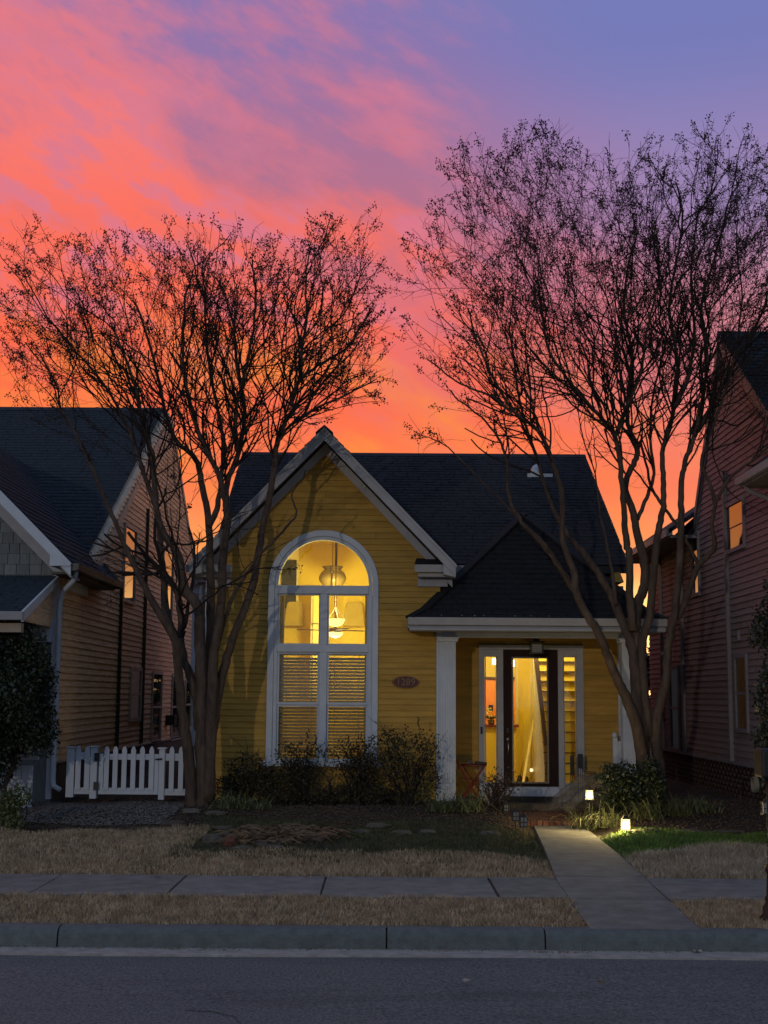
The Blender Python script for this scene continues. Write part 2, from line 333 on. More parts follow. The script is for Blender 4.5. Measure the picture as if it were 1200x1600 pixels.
# thin cracks in the asphalt: narrow raised-tar lines following real cracks
CRK = mat('crack_filler', (.02, .018, .02), .95, .2, 20)
def roadz(x, y): return .03*math.sin((y+4)/13.8*math.pi)+.004*math.sin(x*1.3+y*2)
def crack(uv, w=.008):
    b = MB(); pts = []
    for (u0, v0), (u1, v1) in zip(uv[:-1], uv[1:]):
        for k in range(6):
            t = k/6; p = G(u0+(u1-u0)*t+random.uniform(-4, 4), v0+(v1-v0)*t+random.uniform(-1, 1), .03); pts.append((p[0], p[1]))
    L_ = [(x, y-w*random.uniform(.3, 1), roadz(x, y)+.004) for x, y in pts]; R_ = [(x, y+w*random.uniform(.3, 1), roadz(x, y)+.004) for x, y in pts]
    n = len(pts); b.add(L_+R_, [(i, i+1, n+i+1, n+i) for i in range(n-1)]); o = b.build('road_crack', CRK, rd); return o
crack([(290, 1576), (340, 1578), (372, 1590), (378, 1600)]); crack([(300, 1575), (330, 1558), (360, 1553)], .005); crack([(1100, 1570), (1170, 1592)], .006)
# gutter strip, kerb, sidewalk
g_ = struct(MB().box(-60, 60, 9.62, 9.9, -.06, .012).build('gutter', GUT))
kx = [-60, -30, -12, -8, -5.3, G(82, 1465, .1)[0], G(604, 1465, .1)[0], G(848, 1465, .1)[0]+.02, 4.4, 7.5, 12, 30, 60]
kb = bpy.data.objects.new('kerb', None); COL.objects.link(kb); struct(kb)
for a, b in zip(kx[:-1], kx[1:]):
    a += .006; b -= .006
    prof = [(9.87, -.05), (9.885, .08), (9.892, .105), (9.905, .127), (9.925, .138), (9.96, .143), (10.06, .145), (10.06, -.05)]
    o = MB().prism([(a, y, z) for y, z in prof], (b-a, 0, 0)).build('kerb_stone', KERB, kb)
struct(MB().box(-60, 60, 9.93, 10.05, -.05, .11).build('kerb_bed', MORT))
sw = bpy.data.objects.new('sidewalk', None); COL.objects.link(sw); struct(sw)
sx = [-60, -20, -8.2, -6.7, -5.2, -4.05, -2.88, -1.76, -.50, .96]
for a, b in zip(sx[:-1], sx[1:]): MB().box(a+.008, b-.008, 11.27, 12.5, 0, .175+random.uniform(-.003, .003)).build('paving_slab', CONC, sw, bevel=.006)
wlj = np.interp(12.5, wly, wlx); 
MB().prism([(.976, 11.27, .0), (np.interp(11.27, wly, wlx)-.01, 11.27, 0), (np.interp(12.5, wly, wlx)-.01, 12.5, 0), (.976, 12.5, 0)], (0, 0, .175)).build('paving_slab', CONC, sw)
xr0, xr1 = np.interp(11.27, wry, wrx), np.interp(12.5, wry, wrx)
MB().prism([(xr0+.012, 11.27, 0), (3.9, 11.27, 0), (3.9, 12.5, 0), (xr1+.012, 12.5, 0)], (0, 0, .174)).build('paving_slab', CONC, sw)
for a, b in zip([3.9, 5.4, 8, 20], [5.4, 8, 20, 60]): MB().box(a+.012, b-.008, 11.27, 12.5, 0, .175).build('paving_slab', CONC, sw)
struct(MB().box(-60, 60, 11.28, 12.49, -.1, .150).build('sidewalk_bed', MORT))
# verge strip of soil
for nm, a, b in (('verge', -60, wlx[0]+.02), ('verge', wrx[0]-.02, 60)):
    pass
V = []; 
vg = MB(); vg.add([(-60, 10.06, .130), (1.55, 10.06, .130), (1.62, 11.27, .155), (-60, 11.27, .155)], [(0, 1, 2, 3)]); vg.add([(2.2, 10.06, .130), (60, 10.06, .130), (60, 11.27, .155), (2.2, 11.27, .155)], [(0, 1, 2, 3)])
struct(vg.build('verge', THAT))
# front walk in slabs
wk = bpy.data.objects.new('front_walk', None); COL.objects.link(wk); struct(wk)
cuts = [9.965, 11.27, 12.52, 14.3, 15.9, 17.48]
for a, b in zip(cuts[:-1], cuts[1:]):
    ys = np.linspace(a+.006, b-.006, 7)
    lz = np.interp(ys, wly, [p[2] for p in WL])+.004+(.008 if a > 12 else .005)
    l = [(np.interp(y, wly, wlx), y, z) for y, z in zip(ys, lz)]; r = [(np.interp(y, wry, wrx), y, z) for y, z in zip(ys, lz)]
    m_ = MB(); n = 7
    m_.add(l+r+[(x, y, z-.12) for x, y, z in l+r], [(i, n+i, n+i+1, i+1) for i in range(n-1)]+[(i, i+1, 2*n+i+1, 2*n+i) for i in range(n-1)]+[(n+i+1, n+i, 3*n+i, 3*n+i+1) for i in range(n-1)]+[(0, 2*n, 3*n, n), (n-1, 2*n-1, 4*n-1, 3*n-1)])
    m_.build('paving_slab', CONC, wk)

# ------------------------------------------------------------------ siding
def planks(intervals, z0, z1, step, place, m, parent, joints=True, thick=.021):
    """intervals(z) -> list of (a, b) along the wall at height z; place(a, z, out) -> 3D point."""
    z = z0; k = 0
    while z < z1-1e-4:
        zt = min(z+step, z1); za, zb = z+.0005, zt-.0005
        lo, hi = intervals(za), intervals(zb)
        if not lo or not hi:
            z = zt; continue
        if len(lo) != len(hi):
            n = min(len(lo), len(hi)); src = lo if len(lo) > len(hi) else hi; lo = hi = src
        for (a0, b0), (a1, b1) in zip(lo, hi):
            if max(b0-a0, b1-a1) < .01: continue
            if b1 < a1: a1 = b1 = (a1+b1)/2
            if joints and b0-a0 > 1.0 and b1-a1 > 1.0:
                c_ = a0+(b0-a0)*random.uniform(.2, .8); parts_ = [(a0, c_-.002, c_-.002, a1), (c_+.002, b0, b1, c_+.002)]
            else: parts_ = [(a0, b0, b1, a1)]
            for (a0, b0, b1, a1) in parts_:
              t = thick+random.uniform(-.002, .002)
              vs = [place(a0, za, 0), place(b0, za, 0), place(b1, zb, 0), place(a1, zb, 0), place(a0, za, t), place(b0, za, t), place(b1, zb, .005), place(a1, zb, .005)]
              MB().add(vs, [(0, 1, 2, 3), (7, 6, 5, 4), (0, 4, 5, 1), (1, 5, 6, 2), (2, 6, 7, 3), (3, 7, 4, 0)]).build('plank', m, parent)
        z = zt
def shingles(name, O, Uv, Wv, rng_u, wmax, m, parent, expo=.125, tab=.26, thick=.012, seed=1):
    """tabs laid in courses on a plane; rng_u(w) -> (u0, u1)"""
    rr = random.Random(seed); O = np.array(O, float); Uv = np.array(Uv, float); Wv = np.array(Wv, float); Nn = np.cross(Uv, Wv); Nn /= np.linalg.norm(Nn)
    if Nn[2] < 0: Nn = -Nn
    vs = []; fs = []; w = 0.; k = 0
    while w < wmax-.01:
        w1 = min(w+expo, wmax); a0, b0 = rng_u(w); a1, b1 = rng_u(w1); u = min(a0, a1)-rr.random()*tab
        while u < max(b0, b1):
            e = u+tab*rr.uniform(.9, 1.1); g = .004
            q = [(max(a0, min(b0, u+g)), w), (max(a0, min(b0, e-g)), w), (max(a1, min(b1, e-g)), w1), (max(a1, min(b1, u+g)), w1)]
            if max(q[1][0]-q[0][0], q[2][0]-q[3][0]) > .01:
                t = thick*rr.uniform(.7, 1.5); o = len(vs)
                for (uu, ww), h in zip(q, (t, t, .003, .003)): vs.append(O+Uv*uu+Wv*ww+Nn*h)
                for (uu, ww) in q[:2]: vs.append(O+Uv*uu+Wv*ww-Nn*.002)
                fs += [(o, o+1, o+2, o+3), (o+4, o+5, o+1, o)]
            u = e
        w = w1; k += 1
    return npmesh(name, np.array(vs), np.array(fs), m, parent, kind='stuff')
def lin(p, q, t): return tuple(a+(b-a)*t for a, b in zip(p, q))

# ================================================================== YELLOW COTTAGE
YF = 18.7; YD = 19.6
cot = thing('cottage', 'small yellow clapboard house with front gable and tall arched lit window', 'house', (0, YF, .3))
gc = P(507, 668, 18.3)[0]                                            # gable centre line
apex_z = 5.47; eave_z = 3.57; hw = 1.82                              # roof half width at rake ends
sl = (apex_z-eave_z)/hw
xL = gc-1.62; xRw = .79; zB = .36
# window opening
wcx = P(506, 900, YF)[0]; WR_out = .765; wr = .685; wz0 = P(500, 1189, YF)[2]; wsp = P(506, 914, YF)[2]; 
def win_half(z, r=wr):
    if z < wz0 or z > wsp+r: return 0
    return r if z < wsp else math.sqrt(max(0, r*r-(z-wsp)**2))
def front_int(z):
    lim = (apex_z-.22-z)/sl
    a, b = max(xL, gc-lim), min(xRw, gc+lim)
    if b <= a: return []
    w = win_half(z)
    if w <= 0: return [(a, b)]
    return [(a, wcx-w), (wcx+w, b)]
fw = MB().box(xL, xRw, YF+.02, YF+.05, .25, .37).build('front_wall', YELB, cot)
# sheathing behind the boards
sh = MB(); z = .36
while z < 5.2:
    lo, hi = front_int(z+.0005), front_int(z+.0295)
    if lo and hi:
        if len(lo) != len(hi): lo = hi = (lo if len(lo) > len(hi) else hi)
        for (a0, b0), (a1, b1) in zip(lo, hi):
            sh.prism([(a0, YF+.0, z), (b0, YF+.0, z), (b1, YF+.0, z+.03), (a1, YF+.0, z+.03)], (0, .13, 0))
    z += .03
sh.build('wall_sheathing', YELB, cot)
planks(front_int, zB, 5.2, .082, lambda a, z, o: (a, YF-o, z), YEL, fw)
# door-side wall, with the entrance opening
dA = P(748, 1008, YD); dB = P(912, 1249, YD); dx0, dx1, dz1, dz0 = dA[0], dB[0], dA[2], .30
xRW = 3.42
def door_int(z):
    if z < dz1-.01: return [(xRw+.02, dx0), (dx1, xRW)]
    return [(xRw+.02, xRW)]
dw = MB().box(xRw, xRW, YD+.02, YD+.05, .2, .30).build('porch_wall', YELB, cot)
planks(door_int, .30, 2.72, .082, lambda a, z, o: (a, YD-o, z), YEL, dw)
shd = MB(); shd.box(xRw, dx0, YD, YD+.13, .2, dz1); shd.box(dx1, xRW, YD, YD+.13, .2, dz1); shd.box(xRw, xRW, YD, YD+.13, dz1, 3.4)
shd.box(xRw-.03, xRw, YF+.13, YD, .3, 3.6)                           # return wall of the gable bay
shd.box(xL, xL+.13, YF+.14, 27.4, .2, 3.55); shd.box(xRW-.13, xRW, YD+.14, 27.4, .2, 3.5)
shd.box(xL, xRW, 27.4, 27.5, .2, 3.5)
shd.build('wall_core', YELB, cot)
# return of siding inside the porch (faces right)
planks(lambda z: [(YF+.03, YD-.02)], .36, 2.7, .082, lambda a, z, o: (xRw+.002+o, a, z), YEL, cot)
# corner boards
MB().box(xL-.02, xL+.07, YF-.028, YF-.001, .3, 3.45).build('corner_board', WHT, cot); MB().box(xRw-.05, xRw+.03, YF-.028, YF+.02, .34, 2.72).build('corner_board', WHT, cot)
MB().box(xRW-.02, xRW+.08, YD-.03, YD+.1, .2, 3.4).build('corner_board', WHT, cot)
# left-side white downspout
MB().tube([(xL-.09, YF+.15, 3.3), (xL-.10, YF+.1, 2.9), (xL-.10, YF+.1, .45)], .035, 8).build('downspout', WHT, cot)
# arched window ---------------------------------------------------
win = thing('arched_window', 'tall white framed arched window glowing yellow in the front gable', 'window', (wcx, YF, wz0)); 
del win['category']; del win['label']; win.parent = cot; win.matrix_parent_inverse = Matrix.Translation(-Vector(cot.location)); win.name = 'arched_window'
def ring(r0, r1, y0, y1, n=40):
    b = MB(); vs = []
    for k in range(n+1):
        a = math.pi*k/n
        for r, y in ((r0, y0), (r1, y0), (r1, y1), (r0, y1)): vs.append((wcx+r*math.cos(a), y, wsp+r*math.sin(a)))
    fs = []
    for k in range(n):
        for j in range(4): fs.append((k*4+j, (k+1)*4+j, (k+1)*4+(j+1) % 4, k*4+(j+1) % 4))
    return b.add(vs, fs)
def wp(o): o.parent = win; o.matrix_parent_inverse = Matrix.Translation(-Vector(win.location)) @ Matrix.Translation(Vector((0, 0, 0))); return o
def fixp(o, par):
    # parent with no world movement: children of a nested Empty
    o.parent = par; bpy.context.view_layer.update(); o.matrix_parent_inverse = par.matrix_world.inverted(); return o
bpy.context.view_layer.update()
cas = ring(WR_out-.085, WR_out, YF-.045, YF+.03); 
for s in (-1, 1): cas.box(wcx+s*(WR_out-.0425)-.0425, wcx+s*(WR_out-.0425)+.0425, YF-.045, YF+.03, wz0-.02, wsp)
fixp(cas.build('casing', WHT, bevel=.006), win)
inn = ring(WR_out-.135, WR_out-.087, YF-.02, YF+.09)
for s in (-1, 1): inn.box(wcx+s*(WR_out-.111)-.024, wcx+s*(WR_out-.111)+.024, YF-.02, YF+.09, wz0, wsp)
fixp(inn.build('frame', WHT), win)
zt = lambda v: P(506, v, YF)[2]
ri = WR_out-.135
fr = MB(); fr.box(wcx-ri, wcx+ri, YF-.035, YF+.07, zt(928), zt(915)); fr.box(wcx-ri, wcx+ri, YF-.035, YF+.07, zt(1019), zt(1008))
mcx = P(505.5, 1000, YF)[0]
fr.box(mcx-.05, mcx+.05, YF-.030, YF+.07, zt(1008), zt(928)); fr.box(mcx-.05, mcx+.05, YF-.030, YF+.07, wz0, zt(1019))
fixp(fr.build('mullion', WHT, bevel=.005), win)
MB_ = MB().box(wcx-WR_out-.05, wcx+WR_out+.05, YF-.10, YF+.14, wz0-.075, wz0-.001)
fixp(MB_.build('sill', WHT, bevel=.008), win)
# panes with thin sashes
def pane(x0, x1, z0, z1, y, par, fr_=.022, nm='pane'):
    s = MB(); s.box(x0, x0+fr_, y-.012, y+.02, z0, z1).box(x1-fr_, x1, y-.012, y+.02, z0, z1).box(x0+fr_, x1-fr_, y-.012, y+.02, z0, z0+fr_).box(x0+fr_, x1-fr_, y-.012, y+.02, z1-fr_, z1)
    fixp(s.build('sash', WHT), par)
    g = MB().box(x0+fr_, x1-fr_, y, y+.004, z0+fr_, z1-fr_); fixp(g.build(nm, GLS), par)
for a, b in ((wcx-ri, mcx-.05), (mcx+.05, wcx+ri)):
    pane(a, b, zt(1008), zt(928), YF+.02, win)
    pane(a, b, zt(1101), zt(1019), YF+.015, win, .03)
    pane(a, b, wz0, zt(1101), YF+.035, win, .03)
lun = MB(); vs = [(wcx+(ri)*math.cos(math.pi*k/32), YF+.03, wsp+ri*math.sin(math.pi*k/32)) for k in range(33)]
lun.prism(vs, (0, .004, 0)); fixp(lun.build('lunette_pane', GLS), win)
# roofs ----------------------------------------------------------
rk0 = 18.3
def gable_roof(parent, cx, az_, ez, half, y0, y1, m, th_=.10, seed=3, shn='shingles', sides=(-1, 1)):
    s_ = (az_-ez)/half; ln = math.hypot(half, az_-ez)
    for s in sides:
        p = [(cx, y0, az_), (cx+s*half, y0, ez), (cx+s*half, y0, ez-th_), (cx, y0, az_-th_)]
        MB().prism(p, (0, y1-y0, 0)).build('roof_slope', WHT2, parent)
        shingles(shn, (cx+s*half, y0-.02, ez+.004), (0, 1, 0), (-s*half/ln, 0, (az_-ez)/ln), lambda w: (0, y1-y0+.02), ln, m, parent, seed=seed+s)
gable_roof(cot, gc, apex_z, eave_z, hw, rk0, 22.6, ROOF)
# shadow-catching rake fascia + frieze on the gable
for s in (-1, 1):
    d = np.array([s*hw, 0, eave_z-apex_z])
    a = (gc, rk0-.03, apex_z-.035); b = (gc+s*hw, rk0-.03, eave_z-.035)
    MB().prism([a, b, (b[0], b[1], b[2]-.13), (a[0], a[1], a[2]-.15)], (0, .03, 0)).build('rake_board', WHT2, cot, bevel=.004)
    a = (gc, rk0-.045, apex_z+.0); b = (gc+s*(hw+.01), rk0-.045, eave_z+.0)
    MB().prism([a, b, (b[0], b[1], b[2]-.045), (a[0], a[1], a[2]-.045)], (0, .015, 0)).build('rake_trim', WHT2, cot)
    zA = apex_z-.10*1.414; e = hw-.03
    MB().prism([(gc, YF-.045, zA-.02), (gc+s*e, YF-.045, zA-.02-sl*e), (gc+s*e, YF-.045, zA-.17-sl*e), (gc, YF-.045, zA-.17)], (0, .024, 0)).build('frieze_board', WHT2, cot)
    # plumb-cut cornice block at the foot of the rake
    xx = gc+s*hw
    MB().prism([(xx, rk0-.012, eave_z-.03), (xx-s*.17, rk0-.012, eave_z+.13), (xx-s*.17, rk0-.012, eave_z-.13), (xx, rk0-.012, eave_z-.17)], (0, .38, 0)).build('rake_return', WHT2, cot)
# ridge cap
MB().prism([(gc, rk0-.05, apex_z+.03), (gc-.12, rk0-.05, apex_z-.075), (gc-.12, rk0-.05, apex_z-.095), (gc, rk0-.05, apex_z+.005), (gc+.12, rk0-.05, apex_z-.095), (gc+.12, rk0-.05, apex_z-.075)], (0, 4.2, 0)).build('ridge_cap', ROOF, cot)
# main roof
mxl, mxr = -2.47, 3.50; me_y, me_z, mr_y, mr_z = 19.2, 3.67, 23.2, 5.97
ln = math.hypot(mr_y-me_y, mr_z-me_z); Wm = ((mr_y-me_y)/ln, (mr_z-me_z)/ln)
msl = (mr_z-me_z)/(mr_y-me_y); yv = me_y+(apex_z-me_z)/msl            # where the gable ridge meets the slope
vr = gc+(apex_z-me_z)/sl-.02; vl = gc-(apex_z-me_z)/sl+.02
MB().prism([(mxl, mr_y, mr_z-.02), (mxl, me_y, me_z-.02), (vl, me_y, me_z-.02), (gc, yv, apex_z-.02), (vr, me_y, me_z-.02), (mxr, me_y, me_z-.02), (mxr, mr_y, mr_z-.02)], (0, 0, -.10)).build('roof_slope', ROOF, cot)
MB().prism([(mxl, 28, me_z-.02), (mxl, mr_y, mr_z-.02), (mxr, mr_y, mr_z-.02), (mxr, 28, me_z-.02)], (0, 0, -.10)).build('roof_slope', ROOF, cot)
wv_ = math.hypot(yv-me_y, apex_z-me_z)
def _ur(w): return (vr-mxl)+(gc-vr)*min(1, w/wv_)
shingles('shingles', (mxl-.02, me_y-.02, me_z), (1, 0, 0), (0, *Wm), lambda w: (_ur(w), mxr-mxl+.04), ln+.03, ROOF, cot, seed=11)
shingles('shingles', (mxl-.02, me_y-.02, me_z), (1, 0, 0), (0, *Wm), lambda w: (0, max(0, (vl-mxl)+(gc-vl)*min(1, w/wv_))), ln+.03, ROOF, cot, seed=12)
MB().prism([(mxl-.02, mr_y-.12, mr_z-.04), (mxl-.02, mr_y, mr_z+.035), (mxl-.02, mr_y+.12, mr_z-.04)], (mxr-mxl+.04, 0, 0)).build('ridge_cap', ROOF, cot)
for x in (mxl-.025, mxr+.005):
    MB().prism([(x, me_y, me_z-.01), (x, mr_y, mr_z-.01), (x, mr_y, mr_z-.17), (x, me_y, me_z-.17)], (.02, 0, 0)).build('rake_board', WHT2, cot)
# side gables under the main roof
for x in (xL+.02, xRW-.15):
    MB().prism([(x, YF+.2, 3.4), (x, 27.3, 3.4), (x, mr_y, mr_z-.2)], (.12, 0, 0)).build('gable_wall', YELB, cot)
# cornice returns with gutters beside the gable
def gutter(x0, x1, y, z, par, m=WHT2, nm='gutter'):
    prof = [(y, z), (y+.02, z-.055), (y+.035, z-.10), (y+.12, z-.10), (y+.12, z)]
    MB().prism([(x0, a, b) for a, b in prof], (x1-x0, 0, 0)).build(nm, m, par, bevel=.004)
xa = P(648, 880, 18.35)[0]; xb = xRw+.10
gutter(xa, xb, 18.33, 3.575, cot)
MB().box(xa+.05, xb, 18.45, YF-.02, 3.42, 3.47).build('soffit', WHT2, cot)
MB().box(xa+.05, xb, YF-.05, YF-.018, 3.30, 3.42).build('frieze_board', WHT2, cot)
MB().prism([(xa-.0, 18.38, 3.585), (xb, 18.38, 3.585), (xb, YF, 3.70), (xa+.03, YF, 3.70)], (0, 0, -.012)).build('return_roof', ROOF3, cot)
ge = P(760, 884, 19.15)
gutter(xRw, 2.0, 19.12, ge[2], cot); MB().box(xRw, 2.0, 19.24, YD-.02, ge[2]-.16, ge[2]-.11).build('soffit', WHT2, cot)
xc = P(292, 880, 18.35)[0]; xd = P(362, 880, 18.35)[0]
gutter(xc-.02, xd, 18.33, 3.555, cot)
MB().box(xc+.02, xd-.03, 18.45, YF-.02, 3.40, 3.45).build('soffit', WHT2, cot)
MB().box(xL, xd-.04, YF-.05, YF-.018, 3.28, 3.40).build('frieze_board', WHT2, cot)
# porch roof
px0, px1 = P(640, 967, 18.15)[0], P(1040, 972, 18.15)[0]; pz = 2.83; py = 18.15
pcx = (px0+px1)/2; pyk = 19.95; pzk = P(825, 806, pyk)[2]
fl = .22; hwp = (px1-px0)/2; flz = pz+.10
# bell-cast flare: a shallow skirt and a steep upper part
A = [(px0, py, pz), (px1, py, pz), (px1-fl, py+fl*1.2, flz+.03), (px0+fl, py+fl*1.2, flz+.03)]
def tri_roof(par):
    lo = MB(); lo.add(A, [(0, 1, 2, 3)]); 
    b0, b1 = A[3], A[2]; pk = (pcx, pyk, pzk)
    lo.add([b0, b1, pk], [(0, 1, 2)])
    bl = (px0, 21.0, pz); bl2 = (px0+fl, 21.0, flz+.03); lo.add([A[0], A[3], bl2, bl], [(0, 1, 2, 3)]); lo.add([b0, pk, (pcx, 21.6, pzk), bl2], [(0, 1, 2, 3)])
    br = (px1, 21.0, pz); br2 = (px1-fl, 21.0, flz+.03); lo.add([A[1], A[2], br2, br], [(3, 2, 1, 0)]); lo.add([b1, pk, (pcx, 21.6, pzk), br2], [(3, 2, 1, 0)])
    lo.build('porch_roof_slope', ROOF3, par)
    w1 = np.array([0, fl*1.2, flz+.03-pz]); l1 = np.linalg.norm(w1)
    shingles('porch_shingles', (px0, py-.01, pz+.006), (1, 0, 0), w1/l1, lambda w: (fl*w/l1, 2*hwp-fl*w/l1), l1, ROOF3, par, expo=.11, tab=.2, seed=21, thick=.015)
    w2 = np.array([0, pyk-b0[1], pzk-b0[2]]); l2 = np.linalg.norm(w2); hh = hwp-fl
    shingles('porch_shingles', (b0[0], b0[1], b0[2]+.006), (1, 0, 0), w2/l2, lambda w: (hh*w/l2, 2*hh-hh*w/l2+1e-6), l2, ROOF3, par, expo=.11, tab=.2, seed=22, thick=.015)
    for s, q in ((-1, b0), (1, b1)):
        MB().beam((q[0], q[1], q[2]+.02), (pcx, pyk, pzk+.02), .16, .03).build('hip_cap', ROOF3, par)
        c = A[0] if s < 0 else A[1]; MB().beam((c[0], c[1], c[2]+.015), (q[0], q[1], q[2]+.02), .14, .03).build('hip_cap', ROOF3, par)
tri_roof(cot)
gutter(px0-.02, px1+.02, py-.04, pz+.012, cot)
for s, x in ((-1, px0-.02), (1, px1-.0)):
    MB().box(x, x+.02, py+.08, 19.6, pz-.13, pz+.0).build('porch_fascia', WHT2, cot)
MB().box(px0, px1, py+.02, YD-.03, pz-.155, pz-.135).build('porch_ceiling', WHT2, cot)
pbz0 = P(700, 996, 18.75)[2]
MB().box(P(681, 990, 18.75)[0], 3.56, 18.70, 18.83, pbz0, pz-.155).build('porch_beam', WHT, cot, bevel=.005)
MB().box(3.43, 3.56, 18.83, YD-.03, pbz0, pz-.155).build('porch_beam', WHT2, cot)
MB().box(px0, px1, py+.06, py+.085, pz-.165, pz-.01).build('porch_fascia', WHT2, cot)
gst = MB()
for u in (690, 722, 742, 756, 805, 830, 858): 
    x = P(u, 965, py)[0]; gst.box(x-.003, x+.003, py+.03, py+.04, pz+.01, pz+.05)
gst.build('gutter_strap', STEEL, cot)
# columns
def column(u0, u1, base):
    x0 = P(u0, 1100, 18.75)[0]; x1 = P(u1, 1100, 18.75)[0]; c = bpy.data.objects.new('porch_column', None); COL.objects.link(c); fixp(c, cot)
    w = x1-x0; cxx = (x0+x1)/2; b = MB(); pts = []; n = 7
    # fluted square shaft: grooves on the front face
    prof = [(x0, 18.65+w), (x0, 18.65)]
    for k in range(n):
        a = x0+w*(k+.5)/(n); hwid = w/n*.16
        prof += [(a-hwid, 18.65), (a-hwid*.5, 18.656), (a+hwid*.5, 18.656), (a+hwid, 18.65)]
    prof += [(x1, 18.65), (x1, 18.65+w)]
    b.prism([(x, y, base) for x, y in prof], (0, 0, pbz0-.06-base)); fixp(b.build('shaft', WHT), c)
    b = MB().box(x0-.03, x1+.03, 18.62, 18.68+w, pbz0-.06, pbz0-.02).box(x0-.045, x1+.045, 18.605, 18.695+w, pbz0-.02, pbz0-.001); fixp(b.build('capital', WHT, bevel=.004), c)
    return c
column(686, 711.5, .38); column(971, 995, .30)
# porch floor, platform, steps
PLAT = mat('porch_boards', (.17, .12, .07), .8, .25, 8)
MB().box(.70, 1.42, 18.58, YD-.002, .1, .375).build('porch_platform', PLAT, cot, bevel=.01)
MB().box(1.425, 3.5, 19.15, YD-.002, .1, .30).build('porch_floor', PLAT, cot, bevel=.01)
st = MB(); lx0, lx1 = P(800, 1277, 17.6)[0], P(902, 1277, 17.6)[0]
# brick landing
bl = bpy.data.objects.new('brick_landing', None); COL.objects.link(bl); struct(bl)
o = MB().box(lx0+.012, lx1+.4, 17.512, 19.14, .05, .208).build('landing_core', MORT, bl)
x = lx0
while x < lx1-.02:
    w = .078+random.uniform(-.003, .003); h = random.uniform(-.003, .003)
    MB().box(x+.004, x+w-.004, 17.49+h, 17.69, .13, .222+h).build('brick', BRICK, bl, bevel=.005); x += w
y = 17.70; r = 0
while y < 19.1:
    x = lx0+(.1 if r % 2 else 0); 
    while x < lx1+.3:
        MB().box(x+.005, x+.195, y+.005, min(y+.093, 19.13), .15, .216+random.uniform(-.003, .003)).build('brick', BRICK, bl); x += .2
    y += .098; r += 1
# entrance ------------------------------------------------------
ent = bpy.data.objects.new('entrance', None); COL.objects.link(ent); fixp(ent, cot)
pd = lambda u, v: P(u, v, YD)
def DX(u): return P(u, 1120, YD)[0]
def DZ(v): return P(830, v, YD)[2]
trm = MB(); zb = .302
trm.box(DX(748), DX(912), YD-.05, YD+.10, DZ(1015), dz1)             # head
for a, b in ((748, 757), (777, 786.2), (872, 880.5), (901, 912)): trm.box(DX(a), DX(b), YD-.04, YD+.10, zb, DZ(1015))
for a, b in ((757, 777), (880.5, 901)):
    trm.box(DX(a), DX(b), YD-.02, YD+.10, DZ(1026.5), DZ(1015)); trm.box(DX(a), DX(b), YD-.02, YD+.1, zb, DZ(1223))
fixp(trm.build('door_frame', WHT2), ent)
for a, b in ((758, 776.5), (881, 900.5)):
    s = MB(); x0, x1 = DX(a), DX(b); s.box(x0, x0+.012, YD+.0, YD+.03, DZ(1223), DZ(1026.5)).box(x1-.012, x1, YD, YD+.03, DZ(1223), DZ(1026.5))
    fixp(s.build('sidelight_sash', WHT2), ent)
    fixp(MB().box(x0+.012, x1-.012, YD+.012, YD+.016, DZ(1223), DZ(1026.5)).build('sidelight_pane', GLS), ent)
door = bpy.data.objects.new('door', None); COL.objects.link(door); fixp(door, cot)
d = MB(); x0, x1 = DX(786.4), DX(871.8); gx0, gx1 = DX(800), DX(857); gz0, gz1 = DZ(1224), DZ(1026.5); dz_t = DZ(1015.2); dz_b = DZ(1229)
d.box(x0, gx0, YD+.0, YD+.045, dz_b, dz_t).box(gx1, x1, YD, YD+.045, dz_b, dz_t).box(gx0, gx1, YD, YD+.045, gz1, dz_t).box(gx0, gx1, YD, YD+.045, dz_b, gz0)
fixp(d.build('door_leaf', DKDOOR), door)
s = MB(); t = .022
s.box(gx0, gx0+t, YD-.012, YD-.001, gz0, gz1).box(gx1-t, gx1, YD-.012, YD-.001, gz0, gz1).box(gx0+t, gx1-t, YD-.012, YD-.001, gz0, gz0+t).box(gx0+t, gx1-t, YD-.012, YD-.001, gz1-t, gz1)
fixp(s.build('glass_bead', mat('glass_bead_paint', (.22, .19, .15), .6)), door)
fixp(MB().box(gx0, gx1, YD+.02, YD+.024, gz0, gz1).build('door_pane', GLS), door)
fixp(MB().box(x0, x1, YD-.02, YD+.05, DZ(1244), dz_b-.003).build('sill_riser', WHT), door)
fixp(MB().box(x0-.01, x1+.01, YD-.03, YD+.05, .302, DZ(1244)).build('threshold', BLK), door)
hx = DX(793)
h = MB().box(hx-.022, hx+.022, YD-.03, YD-.001, DZ(1146), DZ(1137)); fixp(h.build('keypad', BLK, bevel=.004), door)
h = MB().tube([(hx, YD-.001, DZ(1155)), (hx, YD-.035, DZ(1155))], .024, 12).tube([(hx, YD-.03, DZ(1158)), (hx+.004, YD-.065, DZ(1164)), (hx+.004, YD-.065, DZ(1172)), (hx, YD-.02, DZ(1178))], .010, 8).tube([(hx, YD-.001, DZ(1177)), (hx, YD-.025, DZ(1177))], .016, 10)
fixp(h.build('handle', STEEL, smooth=True), door)
hb = MB().box(DX(750.5), DX(753.5), YD-.065, YD-.041, DZ(1147), DZ(1136)); fixp(hb.build('doorbell', BLK, bevel=.004), ent)
